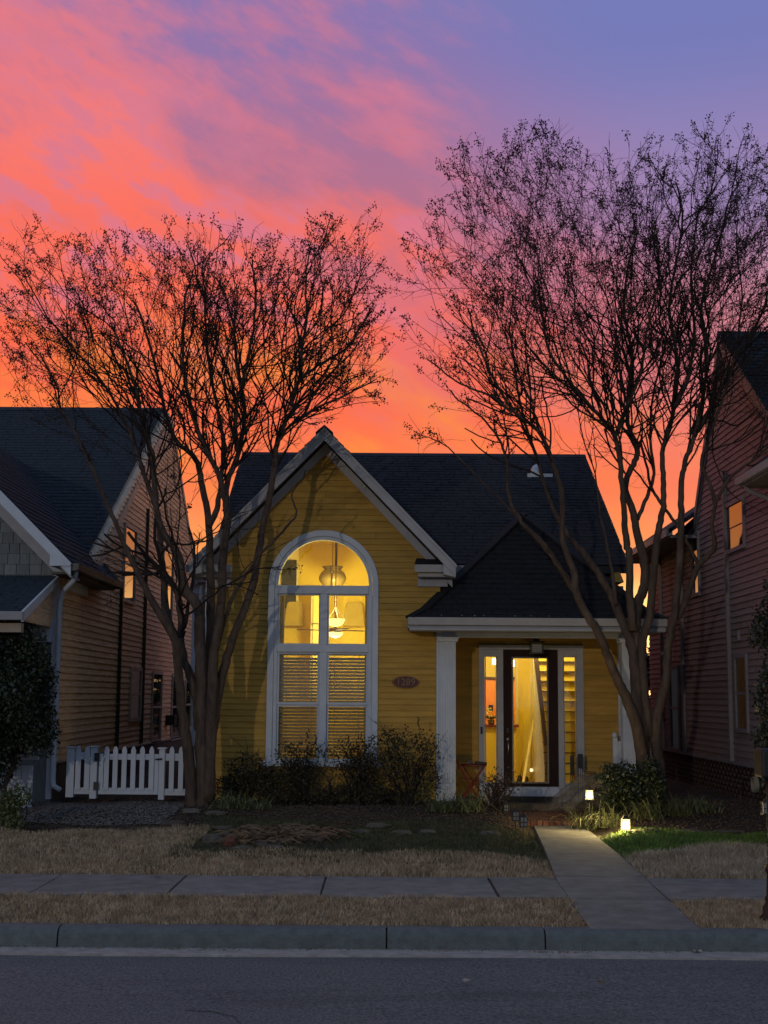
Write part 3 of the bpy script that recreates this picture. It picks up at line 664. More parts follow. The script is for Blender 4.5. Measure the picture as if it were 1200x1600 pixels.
# porch lantern
lt = thing('porch_lantern', 'unlit square black lantern hanging from the porch ceiling above the door', 'lantern', (DX(840), 19.2, 2.6))
lc = P(838, 1000, 19.2); lx, lz = lc[0], P(838, 1020, 19.2)[2]; top = pz-.155
b = MB(); hw_ = .085; 
for sx_ in (-1, 1):
    for sy in (-1, 1): b.box(lx+sx_*hw_-.006, lx+sx_*hw_+.006, 19.2+sy*hw_-.006, 19.2+sy*hw_+.006, lz, lz+.15)
b.box(lx-.1, lx+.1, 19.1, 19.3, lz-.012, lz); b.box(lx-.12, lx+.12, 19.08, 19.32, lz+.15, lz+.162).box(lx-.04, lx+.04, 19.16, 19.24, lz+.162, top)
fixp(b.build('frame', BLK), lt)
b = MB().box(lx-.07, lx+.07, 19.13, 19.27, lz+.001, lz+.12); fixp(b.build('glass', FROST), lt)
# plaque 1289
pl = thing('house_number_sign', 'oval burgundy house number plaque reading 1289 on the yellow siding', 'house sign', P(634, 1066, YF-.03))
pc = P(634, 1066, YF-.03); n = 40; b = MB()
b.prism([(pc[0]+.185*math.cos(2*math.pi*k/n), YF-.022, pc[2]+.082*math.sin(2*math.pi*k/n)) for k in range(n)], (0, -.014, 0)); bpy.context.view_layer.update()
fixp(b.build('plate', PLAQ, bevel=.003), pl)
b = MB(); vs = []; n = 48
for k in range(n):
    a = 2*math.pi*k/n
    for r, y in ((1.0, YF-.0365), (.95, YF-.0365), (.95, YF-.040), (1.0, YF-.040)): vs.append((pc[0]+.178*r*math.cos(a), y, pc[2]+.076*r*math.sin(a)))
b.add(vs, [(k*4+j, ((k+1) % n)*4+j, ((k+1) % n)*4+(j+1) % 4, k*4+(j+1) % 4) for k in range(n) for j in range(4)])
fixp(b.build('rim', PNUM), pl)
tx = bpy.data.curves.new('numerals', 'FONT'); tx.body = '1289'; tx.size = .135; tx.align_x = 'CENTER'; tx.align_y = 'CENTER'; tx.extrude = .002
to = bpy.data.objects.new('numerals', tx); COL.objects.link(to); to.location = (pc[0], YF-.039, pc[2]); to.rotation_euler = (math.pi/2, 0, 0); tx.materials.append(PNUM)
bpy.context.view_layer.update(); dg = bpy.context.evaluated_depsgraph_get(); me = bpy.data.meshes.new_from_object(to.evaluated_get(dg)); me.name = 'numerals'
o = bpy.data.objects.new('numerals', me); COL.objects.link(o); o.matrix_world = to.matrix_world; bpy.data.objects.remove(to); o.name = 'numerals'
bpy.context.view_layer.update(); mw = o.matrix_world.copy(); o.parent = pl; o.matrix_parent_inverse = pl.matrix_world.inverted()
# roof vent
vx = P(838, 740, 22.6); vb = MB(); vy = 22.35; vz = me_z+(vy-me_y)*(mr_z-me_z)/(mr_y-me_y)
GLV = mat('pale_galvanised', (.5, .56, .6), .4, .1, 10, metal=.3)
vxx = P(838, 745, vy)[0]
vb.box(vxx-.16, vxx+.26, vy-.12, vy+.3, vz-.07, vz+.015); vb.lathe((vxx, vy, vz), [(.10, 0), (.10, .06), (.085, .12), (.05, .17), (.01, .19)], 14)
fixp(vb.build('roof_vent', GLV), cot)

# ------------------------------------------------------------------ interior of the gable room
rm = struct(bpy.data.objects.new('living_room', None)); COL.objects.link(rm)
sec = [(-1.5, .45), (1.58, .45), (1.58, 3.2), (1.45, 3.65), (.75, 4.32), (-.75, 4.32), (-1.45, 3.65), (-1.5, 3.2)]
def room(sec, cx, y0, y1, m, mf, par, nm='room_wall', back=None):
    n = len(sec); w = MB(); f_ = MB()
    a = [(cx+x, y0, z) for x, z in sec]; b = [(cx+x, y1, z) for x, z in sec]
    w.add(a+b, [(i, (i+1) % n, n+(i+1) % n, n+i) for i in range(1, n)]); w.add(b, [tuple(range(n))])
    f_.add([a[0], a[1], b[1], b[0]], [(0, 1, 2, 3)])
    w.build(nm, m, par); f_.build('room_floor', mf, par)
room(sec, gc, YF+.135, 22.6, IWALL, IFLR, rm)
YB = 22.55
def il(u, v, Y): return P(u, v, Y)
def ibox(u0, u1, v0, v1, Y, d, nm, m, par): 
    a = P(u0, v1, Y); b = P(u1, v0, Y); return MB().box(a[0], b[0], Y, Y+d, a[2], b[2]).build(nm, m, par)
# white door case with dark opening seen in the lunette, lower door cases
t_ = thing('interior_doorway', 'white cased dark opening high on the room wall behind the arched pane', 'doorway', P(450, 900, YB))
bpy.context.view_layer.update()
fixp(ibox(434, 467, 858, 950, YB-.05, .04, 'casing', IWHT, None), t_); fixp(ibox(439, 463.5, 875, 950, YB-.08, .02, 'opening', mat('dark_opening', (.06, .06, .045), .9), None), t_)
t_ = thing('interior_door', 'narrow cream interior door behind the left middle pane', 'door', P(492, 1000, 22.0)); bpy.context.view_layer.update()
fixp(ibox(484, 510, 925, 1090, 22.0, .05, 'door_case', IWHT, None), t_); fixp(ibox(487.5, 498, 930, 1090, 21.97, .02, 'door_leaf', IWALLP, None), t_)
fixp(ibox(486.6, 487.4, 928, 975, 21.95, .02, 'edge', IDRK, None), t_); fixp(ibox(487.4, 498, 974, 975, 21.95, .02, 'edge', IDRK, None), t_)
# tan trapezoids stand in for unidentified darker shapes behind the middle panes
for (u0, u1, lab, m__) in ((444, 477, 'tan stand-in for an unidentified darker shape in the left middle pane', IDIM), (536, 570, 'tan stand-in for an unidentified darker shape in the right middle pane', IDIM)):
    za, zb_ = P(u0, 940, 22.45)[2], P(u0, 978, 22.45)[2]; x0, x1 = P(u0, 950, 22.45)[0], P(u1, 950, 22.45)[0]; w_ = x1-x0
    tag(MB().prism([(x0, 22.45, zb_), (x1, 22.45, zb_), (x1-w_*.12, 22.45, za-.04), (x1-w_*.22, 22.45, za), (x0+w_*.22, 22.45, za), (x0+w_*.12, 22.45, za-.04)], (0, .03, 0)).build('tan_shape', m__, bevel=.01), lab, 'unidentified shape')
# grey strips behind the glass put the shade of the window reveals into colour
for (u0, u1, lab) in ((430, 444, 'narrow grey strip painting reveal shade at the left edge of the arched window'), (570, 583, 'narrow grey strip painting reveal shade at the right edge of the arched window')):
    b = MB(); n = 18; z1, z0 = zt(929), wz0+.02; x0, x1 = P(u0, 1000, YF+.16)[0], P(u1, 1000, YF+.16)[0]; vv = []
    for k in range(n+1):
        x = x0+(x1-x0)*k/n; y = YF+.17+.012*math.sin(k*2.2); vv += [(x, y, z0), (x, y, z1)]
    b.add(vv, [(2*k, 2*k+2, 2*k+3, 2*k+1) for k in range(n)])
    tag(b.build('reveal_shade_strip', IGRY), lab, 'curtain')
# hanging bowl light and ceiling fan
ch = thing('pendant_bowl_light', 'lit glass bowl pendant hanging on a long rod behind the right middle pane', 'pendant light', P(526, 975, 20.9)); bpy.context.view_layer.update()
c = P(526, 975, 20.9); zz = lambda v, Y=20.9: P(526, v, Y)[2]
fixp(MB().tube([(c[0]-.02, 20.9, 4.3), (c[0]-.02, 20.9, zz(950))], .008, 6).build('rod', IDRK), ch)
b = MB()
for k in range(5):
    a = 2*math.pi*k/5; pts = [(c[0]-.02+r*math.cos(a), 20.9+r*math.sin(a), z) for r, z in ((.015, zz(949)), (.03, zz(954)), (.08, zz(960)), (.135, zz(966)))]; b.tube(pts, .006, 5)
fixp(b.build('arm', STEEL), ch)
fixp(MB().lathe((c[0]-.02, 20.9, zz(979)), [(.02, 0), (.08, .01), (.12, .04), (.145, .09), (.15, .115), (.14, .115), (.12, .06)], 20).build('bowl', LAMPG, smooth=True), ch)
fan = thing('ceiling_fan', 'small lit ceiling fan seen low behind the right middle pane', 'ceiling fan', P(524, 990, 21.6)); bpy.context.view_layer.update()
c2 = P(524, 985, 21.6)
fixp(MB().lathe((c2[0], 21.6, c2[2]-.12), [(.01, 0), (.08, .02), (.12, .06), (.125, .09)], 18).build('lamp_bowl', LAMPG, smooth=True), fan)
fixp(MB().lathe((c2[0], 21.6, c2[2]-.02), [(.1, 0), (.1, .05), (.02, .06), (.02, 1.9)], 12).build('motor', IDRK), fan)
for k in range(4):
    a = .3+k*math.pi/2; dv = Vector((math.cos(a), math.sin(a), 0)); p0 = Vector((c2[0], 21.6, c2[2])); fixp(MB().beam(p0+dv*.12, p0+dv*.62, .12, .012).build('blade', IDRK), fan)
# second hanging light: olive glass vase with wide rim
vs_ = thing('vase_shaped_pendant', 'olive glass vase shaped shade with flared rim hanging in the lunette', 'pendant light', P(519, 900, 21.5)); bpy.context.view_layer.update()
c3 = P(519.5, 913, 21.5); zq = lambda v: P(519, v, 21.5)[2]
fixp(MB().lathe((c3[0], 21.5, 0), [(.02, zq(922)), (.15, zq(916)), (.215, zq(907)), (.22, zq(902)), (.19, zq(895)), (.13, zq(890)), (.175, zq(885.5)), (.165, zq(885)), (.10, zq(889))], 24).build('shade', OLIVE, smooth=True), vs_)
fixp(MB().tube([(c3[0], 21.5, zq(885)), (c3[0], 21.5, 4.3)], .006, 5).build('cord', IDRK), vs_)
fixp(MB().lathe((c3[0], 21.25, 0), [(.01, zq(925)), (.012, zq(898)), (.035, zq(895)), (.035, zq(893.5))], 12).build('finial', IDRK), vs_)
# blinds
for i, (a, b, lab) in enumerate(((wcx-ri+.03, mcx-.06, 'lowered slatted blind in the left lower half of the arched window'), (mcx+.06, wcx+ri-.03, 'lowered slatted blind in the right lower half of the arched window'))):
    bt = thing('venetian_blind', lab, 'blind', (a, YF+.10, wz0), 'blinds in the arched window'); bpy.context.view_layer.update()
    z = zt(1024); fixp(MB().box(a, b, YF+.085, YF+.12, z, z+.03).build('head_rail', BLIND), bt); k = 0
    while z > wz0+.06:
        z -= .0455; tl = .0172+random.uniform(-.001, .001)
        s_ = MB(); s_.add([(a, YF+.080, z-tl), (b, YF+.080, z-tl+random.uniform(-.001, .001)), (b, YF+.118, z+tl), (a, YF+.118, z+tl), (a, YF+.080, z-tl-.003), (b, YF+.080, z-tl-.003), (b, YF+.118, z+tl-.003), (a, YF+.118, z+tl-.003)], [(0, 1, 2, 3), (7, 6, 5, 4), (0, 4, 5, 1), (1, 5, 6, 2), (2, 6, 7, 3), (3, 7, 4, 0)])
        fixp(s_.build('slat', BLIND), bt)
    for q in (.18, .82): fixp(MB().box(a+(b-a)*q-.003, a+(b-a)*q+.003, YF+.077, YF+.079, wz0+.04, zt(1024)).build('ladder_cord', BLIND), bt)
def pl_light(nm, loc, e, col, r=.06):
    l = bpy.data.lights.new(nm, 'POINT'); l.energy = e; l.color = col; l.shadow_soft_size = r; o = bpy.data.objects.new(nm, l); COL.objects.link(o); o.location = loc; return o
pl_light('pendant_lamp', (c[0]-.02, 20.9, zz(955)+.15), 85, (1, .76, .24), .1)
pl_light('fan_lamp', (c2[0], 21.6, c2[2]-.2), 18, (1, .70, .28), .1)
# ------------------------------------------------------------------ hall behind the door
hl = struct(bpy.data.objects.new('hall', None)); COL.objects.link(hl)
sec = [(-1.05, .31), (1.12, .31), (1.12, 2.75), (-1.05, 2.75)]
hx_ = 2.1; room([(-.98, .305), (1.25, .305), (1.25, 2.9), (-.98, 2.9)], hx_, YD+.135, 25, IWALLP, IFLR, hl)
def ip(nm, lab, cat, parts, Y):
    t_ = thing(nm, lab, cat, P(parts[0][1], parts[0][4], Y)); bpy.context.view_layer.update()
    for q in parts: fixp(ibox(q[1], q[2], q[3], q[4], q[5], q[6], q[0], q[7], None), t_)
    return t_
ip('counter', 'yellow half wall with dark red ledge behind the left sidelight', 'counter', [('counter_wall', 735, 806, 1136, 1262, 22.0, .1, IWALL), ('counter_top', 735, 811, 1132.5, 1136, 21.93, .35, mat('red_counter', (.16, .03, .02), .4))], 22)
ip('kitchen_cabinet', 'orange wooden kitchen cabinet beyond the counter', 'cabinet', [('cabinet_body', 740, 812, 1059, 1131, 24.3, .4, IORG), ('cabinet_door', 758.6, 772, 1063, 1120, 24.27, .02, IORG), ('cabinet_crown', 740, 812, 1058, 1060.5, 24.24, .05, IDRK)], 24.3)
ip('wall_tablet', 'small black square screen standing behind the orchid', 'screen', [('panel', 763.5, 770.5, 1101.5, 1111, 22.6, .03, BLK)], 22.6)
ip('hall_pier', 'yellow hall wall end seen through the door glass', 'wall', [('pier', 807, 827, 1000, 1262, 22.3, .15, IWALL), ('casing', 807, 809, 1000, 1131, 22.28, .02, IWHT)], 22.3)
ip('hall_door', 'cream panelled hall door with small round knob beyond the glass', 'door', [('door_leaf', 826, 846, 1055, 1262, 22.5, .05, IWHT), ('panel', 831, 842, 1065, 1120, 22.48, .015, IWALLP), ('panel', 831, 842, 1165, 1240, 22.48, .015, IWALLP), ('hinge', 825.5, 827, 1074, 1082, 22.45, .02, IDRK), ('hinge', 825.5, 827, 1135, 1143, 22.45, .02, IDRK), ('knob', 824.5, 827.5, 1151, 1154, 22.42, .05, IDRK)], 22.5)
# stair: white sloping wall, dark handrail, treads behind
stc = thing('staircase', 'staircase with dark sloping handrail and dark tread edges behind the door glass', 'staircase', P(850, 1220, 21.2)); bpy.context.view_layer.update()
Ys = 21.2
a = [P(833, 1024, Ys), P(837, 1024, Ys), P(853.5, 1230, Ys), P(836, 1230, Ys)]; fixp(MB().prism(a, (0, .1, 0)).build('stair_wall', IWHT), stc)
a = [P(834, 1024, Ys-.08), P(841, 1024, Ys-.08), P(856, 1165, Ys-.08), P(851, 1165, Ys-.08)]; fixp(MB().prism(a, (0, .06, 0)).build('handrail', IDRK), stc)
for u in (851.2, 853.2, 855.2): fixp(MB().beam(P(u, 1150, Ys-.05), P(u+.8, 1222, Ys-.05), .012, .02, up=(0, 1, 0)).build('baluster', IDRK), stc)
a = P(841, 1024, 21.6); b_ = P(925, 1240, 21.6); fixp(MB().box(a[0], b_[0], 21.6, 21.7, .31, 2.75).build('riser_wall', IWALL), stc)
k = 0; v = 1034.0
while v < 1216:
    a = P(838, v-.9, 21.55); b_ = P(925, v+.9, 21.55); fixp(MB().box(a[0], b_[0], 21.5, 21.6, b_[2], a[2]).build('tread', IDRK), stc); v += 15.3+k*.12; k += 1
# leaning board
tag(MB().beam(P(817, 1226, 20.9), P(834.5, 1122, 22.2), .035, .02).build('leaning_board', IWHT), 'long cream board leaning diagonally inside the doorway', 'board')
# orchid in pot on the counter
orc = thing('potted_orchid', 'white orchid in a small brown pot on the counter ledge', 'potted plant', P(767, 1132, 22.05)); bpy.context.view_layer.update()
oc = P(767.5, 1132.4, 22.1)
fixp(MB().lathe((oc[0], 22.1, oc[2]), [(.035, 0), (.055, .03), (.055, .08), (.045, .085)], 14).build('pot', mat('brown_pot', (.10, .06, .03), .6)), orc)
b = MB(); 
for k in range(7):
    a = k*.9; dv = Vector((math.cos(a)*.09, math.sin(a)*.05, .03)); q = Vector((oc[0], 22.1, oc[2]+.085)); b.add([q, q+dv*.6+Vector((0, 0, .035)), q+dv*1.3], [(0, 1, 2)]); b.tube([q, q+dv*.7+Vector((0, 0, .03)), q+dv*1.4], [.012, .014, .003], 5)
fixp(b.build('leaves', LEAFL), orc)
b = MB(); rr = random.Random(3)
for k in range(13): b.blob((oc[0]-.05+rr.uniform(-.045, .06), 22.08+rr.uniform(-.03, .03), oc[2]+.17+rr.uniform(-.05, .1)), (.018, .012, .016), k, 6)
fixp(b.build('blossoms', IWHT), orc)
pen = thing('kitchen_pendant', 'small glowing kitchen pendant light at the top of the door glass', 'pendant light', P(803, 1035, 23.2)); bpy.context.view_layer.update()
kc = P(803.5, 1036, 23.2); fixp(MB().lathe((kc[0], 23.2, kc[2]-.06), [(.03, 0), (.05, .005), (.05, .10), (.03, .11)], 12).build('shade', LAMPP), pen); fixp(MB().tube([(kc[0], 23.2, kc[2]+.05), (kc[0], 23.2, 2.9)], .004, 4).build('cord', IDRK), pen)
pen2 = thing('kitchen_pendant', 'small glowing kitchen pendant light at the top of the left sidelight', 'pendant light', P(773, 1033, 23.4)); bpy.context.view_layer.update()
kc2 = P(773.5, 1033, 23.4); fixp(MB().lathe((kc2[0], 23.4, kc2[2]-.06), [(.03, 0), (.05, .005), (.05, .10), (.03, .11)], 12).build('shade', LAMPP), pen2)
fixp(MB().tube([(kc2[0], 23.4, kc2[2]+.05), (kc2[0], 23.4, 2.9)], .004, 4).build('cord', IDRK), pen2)
for i, (u, v0, v1, lab) in enumerate(((812, 1208, 1226, 'small dark bag on the hall floor beside the pier'), (822, 1212, 1228, 'small dark box on the hall floor by the leaning board'))):
    q = P(u, v1, 22.0); tag(MB().blob((q[0], 22, max(q[2], .31)+.07), (.05, .05, .09), i, 8).build('bag' if i == 0 else 'box', IDRK), lab, 'bag' if i == 0 else 'box')
pl_light('kitchen_fill_light', (kc[0]-.1, 23.3, 2.55), 62, (1, .78, .30), .08); pl_light('hall_fill_light', (2.35, 20.9, 2.7), 44, (1, .72, .26), .1)  # added fill lights for the hall, no modelled fixture beside them
pl_light('stair_fill_light', (2.85, 20.6, 2.75), 15, (1, .72, .26), .08)  # added fill light by the stair, without a fixture

# ================================================================== LEFT HOUSE
lh = thing('tan_house', 'tall tan clapboard house with dark blue shingle roof and white-boxed front gable', 'house', (-4.4, 18.2, .3))
bpy.context.view_layer.update()
XL = -4.42; lr = P(255, 641, 27.2); LRZ = lr[2]; LE = (20.4, 3.78)
def left_int(z):
    if z > 3.6:
        y0 = LE[0]+(z-3.78)*(27.2-LE[0])/(LRZ-3.78); y1 = 27.2+(LRZ-z)*(31.2-27.2)/(LRZ-4.9)
        y0 = max(y0, 18.2); y1 = min(y1, 31.0)
        return [(y0, y1)] if y1 > y0 else []
    return [(18.25, 31.0)]
planks(left_int, .88, LRZ-.15, .092, lambda a, z, o: (XL+o, a, z), TAN, lh)
MB().prism([(XL-.02, 18.25, .2), (XL-.02, 31, .2), (XL-.02, 31, 4.9), (XL-.02, 27.2, LRZ-.05), (XL-.02, 20.2, 3.65), (XL-.02, 18.25, 3.65)], (-.15, 0, 0)).build('side_wall', TRL, lh)
MB().box(XL-9, XL-.17, 30.8, 31, .2, 4.9).build('rear_wall', TRL, lh)
STONE = mat('dark_foundation', (.09, .07, .06), .9, .3, 12, bump=.6)
MB().box(XL-.015, XL+.03, 18.25, 31, .1, .86).build('foundation', STONE, lh); MB().box(XL, XL+.05, 18.25, 31, .86, .885).build('water_table', TRL, lh)
# main roof planes (ridge runs left-right); right edge at X=-4.12
ex = lr[0]+.0
sy, sz = 27.2-LE[0], LRZ-LE[1]; ln = math.hypot(sy, sz)
MB().prism([(ex, LE[0], LE[1]), (ex, 27.2, LRZ), (-14, 27.2, LRZ), (-14, LE[0], LE[1])], (0, 0, -.09)).build('roof_slope', WHT2, lh)
MB().prism([(ex, 31.3, 4.85), (ex, 27.2, LRZ), (-14, 27.2, LRZ), (-14, 31.3, 4.85)], (0, 0, -.09)).build('roof_slope', TRL, lh)
shingles('shingles', (-9.5, LE[0]-.02, LE[1]+.004), (1, 0, 0), (0, sy/ln, sz/ln), lambda w: (0, ex+9.5+.02), ln+.02, ROOF2, lh, expo=.16, tab=.33, seed=31)
MB().prism([(-14, 27.05, LRZ-.05), (-14, 27.2, LRZ+.05), (-14, 27.35, LRZ-.05)], (14+ex+.02, 0, 0)).build('ridge_cap', ROOF2, lh)
for (y0, z0, y1, z1) in ((LE[0], LE[1], 27.2, LRZ), (31.3, 4.85, 27.2, LRZ)):
    MB().prism([(ex+.002, y0, z0+.01), (ex+.002, y1, z1+.01), (ex+.002, y1, z1-.08), (ex+.002, y0, z0-.08)], (.02, 0, 0)).build('rake_board', TRL, lh)
    MB().prism([(XL+.015, y0, z0-.09), (XL+.015, y1, z1-.09), (XL+.015, y1, z1-.24), (XL+.015, y0, z0-.24)], (.02, 0, 0)).build('frieze_board', TRL, lh)
# front gable: rake at Y 17.7, eave X -4.13
fe = P(112, 880, 17.7); FE = fe[0]; FZ = 3.50
rk = P(0, 765, 17.7); fs_ = (rk[2]-FZ)/(FE-rk[0]); FCX = -6.6; FAZ = FZ+fs_*(FE-FCX)
ln2 = math.hypot(FE-FCX, FAZ-FZ)
yend = lambda z: LE[0]+(z-LE[1])*sy/sz
MB().add([(FE, 17.7, FZ), (FE, 20.6, FZ), (FCX, yend(FAZ)+.3, FAZ), (FCX, 17.7, FAZ)], [(0, 1, 2, 3)]).build('roof_slope', ROOF2, lh)
MB().add([(2*FCX-FE, 17.7, FZ), (2*FCX-FE, 20.6, FZ), (FCX, yend(FAZ)+.3, FAZ), (FCX, 17.7, FAZ)], [(3, 2, 1, 0)]).build('roof_slope', ROOF2, lh)
shingles('shingles', (FE, 17.68, FZ+.004), (0, 1, 0), ((FCX-FE)/ln2, 0, (FAZ-FZ)/ln2), lambda w: (0, max(.1, yend(FZ+w*(FAZ-FZ)/ln2)-17.68)), ln2, ROOF2, lh, expo=.15, tab=.3, seed=33)
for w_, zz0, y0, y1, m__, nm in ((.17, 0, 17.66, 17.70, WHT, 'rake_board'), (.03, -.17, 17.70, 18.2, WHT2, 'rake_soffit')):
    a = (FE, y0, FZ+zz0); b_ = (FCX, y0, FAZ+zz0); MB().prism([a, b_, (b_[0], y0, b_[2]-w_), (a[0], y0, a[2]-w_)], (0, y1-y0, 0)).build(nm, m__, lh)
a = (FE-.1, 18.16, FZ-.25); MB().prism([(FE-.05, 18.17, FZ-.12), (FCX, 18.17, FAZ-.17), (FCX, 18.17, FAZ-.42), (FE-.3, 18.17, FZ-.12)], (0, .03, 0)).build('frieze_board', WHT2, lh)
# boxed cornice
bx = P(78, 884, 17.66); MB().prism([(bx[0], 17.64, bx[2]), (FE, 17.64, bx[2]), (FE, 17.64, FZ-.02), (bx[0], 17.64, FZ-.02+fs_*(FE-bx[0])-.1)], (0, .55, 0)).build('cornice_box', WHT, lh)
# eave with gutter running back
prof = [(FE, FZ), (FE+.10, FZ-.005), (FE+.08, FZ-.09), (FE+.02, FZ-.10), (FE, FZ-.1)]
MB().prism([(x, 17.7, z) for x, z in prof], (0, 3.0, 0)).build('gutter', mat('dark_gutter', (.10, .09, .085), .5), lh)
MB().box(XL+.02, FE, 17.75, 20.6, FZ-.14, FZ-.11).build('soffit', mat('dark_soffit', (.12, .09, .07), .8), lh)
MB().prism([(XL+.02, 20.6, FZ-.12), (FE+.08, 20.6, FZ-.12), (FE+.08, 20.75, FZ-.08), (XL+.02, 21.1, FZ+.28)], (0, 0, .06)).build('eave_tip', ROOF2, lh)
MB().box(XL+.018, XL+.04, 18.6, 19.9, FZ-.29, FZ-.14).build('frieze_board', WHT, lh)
# front wall with shingle siding, shingles one by one
MB().prism([(-9.2, 18.23, .2), (XL, 18.23, .2), (XL, 18.23, FZ), (FCX, 18.23, FAZ-.1), (-9.2, 18.23, FZ)], (0, .1, 0)).build('front_wall', GRYSH, lh)
bx0 = P(0, 898, 18.2); zrow = P(0, 898, 18.2)[2]; rowh = (P(0, 898, 18.2)[2]-P(0, 816, 18.2)[2])/-5
z = zrow; r = 0
while z < 5.0:
    xr_lim = min(XL-.02, FE-(z+rowh-FZ)/fs_ - .28) if z+rowh > FZ-.15 else XL-.04
    x = -5.75-random.random()*.1
    while x < xr_lim:
        w = random.uniform(.12, .19); e = min(x+w, xr_lim)
        if e-x > .03: MB().prism([(x+.004, 18.225, z+.003), (e-.004, 18.225, z+.003), (e-.004, 18.225, z+rowh), (x+.004, 18.225, z+rowh)], (0, -.012-.006*random.random(), 0)).build('shingle', GRYSH, lh)
        x += w
    z += rowh; r += 1
MB().box(XL-.05, XL+.02, 18.19, 18.26, .4, FZ-.1).build('corner_board', WHT, lh)
# lean-to porch roof at the far left
q0 = P(88, 900, 18.15); q1 = P(34, 956, 16.35)
MB().prism([(-9, 18.2, q0[2]), (q0[0], 18.2, q0[2]), (q1[0], 16.35, q1[2]), (-9, 16.35, q1[2])], (0, 0, -.04)).build('porch_roof_slope', ROOF2, lh)
w = np.array([0, 18.2-16.35, q0[2]-q1[2]]); l3 = np.linalg.norm(w)
shingles('porch_shingles', (-6.6, 16.35, q1[2]+.004), (1, 0, 0), w/l3, lambda w_: (0, 6.6+q1[0]+(q0[0]-q1[0])*w_/l3), l3, ROOF2, lh, expo=.13, tab=.28, seed=35)
MB().prism([(q1[0], 16.33, q1[2]+.01), (q0[0], 18.2, q0[2]+.01), (q0[0], 18.2, q0[2]-.10), (q1[0], 16.33, q1[2]-.12)], (.03, 0, 0)).build('porch_rake', WHT, lh)
gutter(-9, q1[0]+.03, 16.25, q1[2]+.0, lh); MB().box(-9, q1[0]-.04, 16.5, 16.62, q1[2]-.24, q1[2]-.13).build('porch_beam', TRL, lh)
MB().prism([(q1[0]-.03, 16.6, q1[2]-.1), (q0[0]-.03, 18.2, q0[2]-.12), (q0[0]-.03, 18.2, q1[2]-.1)], (-.03, 0, 0)).build('porch_gable', TAN, lh)
MB().box(q0[0]-.28, q0[0]-.02, 18.1, 18.19, P(60, 1003, 18.1)[2], P(60, 968, 18.1)[2]).build('trim_panel', WHT, lh)
MB().box(-5.3, -5.1, 16.5, 16.7, .3, q1[2]-.3).build('porch_post', WHT, lh)
# downspout at the corner
sx0 = P(91, 1000, 18.1)[0]; zc = P(100, 1233, 18.1)[2]
MB().tube([(FE+.03, 17.85, FZ-.08), (FE+.0, 17.9, FZ-.2), (sx0+.05, 18.08, FZ-.34), (sx0, 18.12, FZ-.5), (sx0, 18.12, zc+.12), (sx0+.02, 18.08, zc+.04), (sx0+.12, 18.0, zc)], .034, 10).build('downspout', WHT, lh, smooth=True)
# side windows: frame boxes proud of the siding
def side_window(parent, XW, s, uA, uB, vT, vB, uref_side, casing=.05, sash=True, nm='window', trimm=TRL, vsplit=None, blind=False):
    """uA,uB pixel columns of outer casing; s=+1 wall faces +x, -1 faces -x"""
    def YfromU(u): 
        # intersect pixel ray with plane X=XW
        v = (vT+vB)/2; d_ = _f+(u-600)/F*_R+(800-v)/F*_U; return XW/d_[0]*d_[1]
    ya, yb = sorted((YfromU(uA), YfromU(uB))); ym = (ya+yb)/2; um = (uA+uB)/2
    zt_, zb_ = P(um, vT, ym)[2], P(um, vB, ym)[2]
    w = bpy.data.objects.new(nm, None); COL.objects.link(w); fixp(w, parent)
    x0, x1 = (XW+.01, XW+.045) if s > 0 else (XW-.045, XW-.01)
    b = MB(); c_ = casing
    b.box(x0, x1, ya, ya+c_, zb_, zt_).box(x0, x1, yb-c_, yb, zb_, zt_).box(x0, x1, ya+c_, yb-c_, zt_-c_*1.2, zt_).box(x0, x1, ya+c_, yb-c_, zb_, zb_+c_*1.2)
    xm = (zt_+zb_)/2
    fixp(b.build('frame', trimm), w)
    xg = XW+s*.022
    fixp(MB().box(min(xg, XW+s*.018), max(xg, XW+s*.018), ya+c_, yb-c_, xm, zt_-c_*1.2).build('pane', DKWIN), w)
    fixp(MB().box(min(XW+s*.016, XW+s*.019), max(XW+s*.016, XW+s*.019), ya+c_, yb-c_, zb_+c_*1.2, xm-.02).build('pane', DKWIN), w)
    if sash: fixp(MB().box(min(XW+s*.02, XW+s*.032), max(XW+s*.02, XW+s*.032), ya+c_, yb-c_, xm-.02, xm+.02).build('meeting_rail', trimm), w)
    return w
for q in ((191, 210, 822, 943), (252, 268, 858, 968), (201, 218, 1043, 1127), (235, 250, 1049, 1161), (266, 281, 1053, 1156), (287, 297, 1062, 1140)):
    side_window(lh, XL+.005, 1, *q, 0)
for u in (184, 222):
    d_ = _f+(u-600)/F*_R+(800-1000)/F*_U; yy = XL/d_[0]*d_[1]
    MB().box(XL+.012, XL+.07, yy-.03, yy+.03, .9, 3.55 if u < 200 else 5.2).build('downspout' if u < 200 else 'conduit', BLK if u < 200 else IDRK, lh)
q = P(300, 1125, 28); MB().box(XL+.02, XL+.2, 27.6, 27.9, q[2]-.1, q[2]+.1).build('meter_box', BLK, lh)

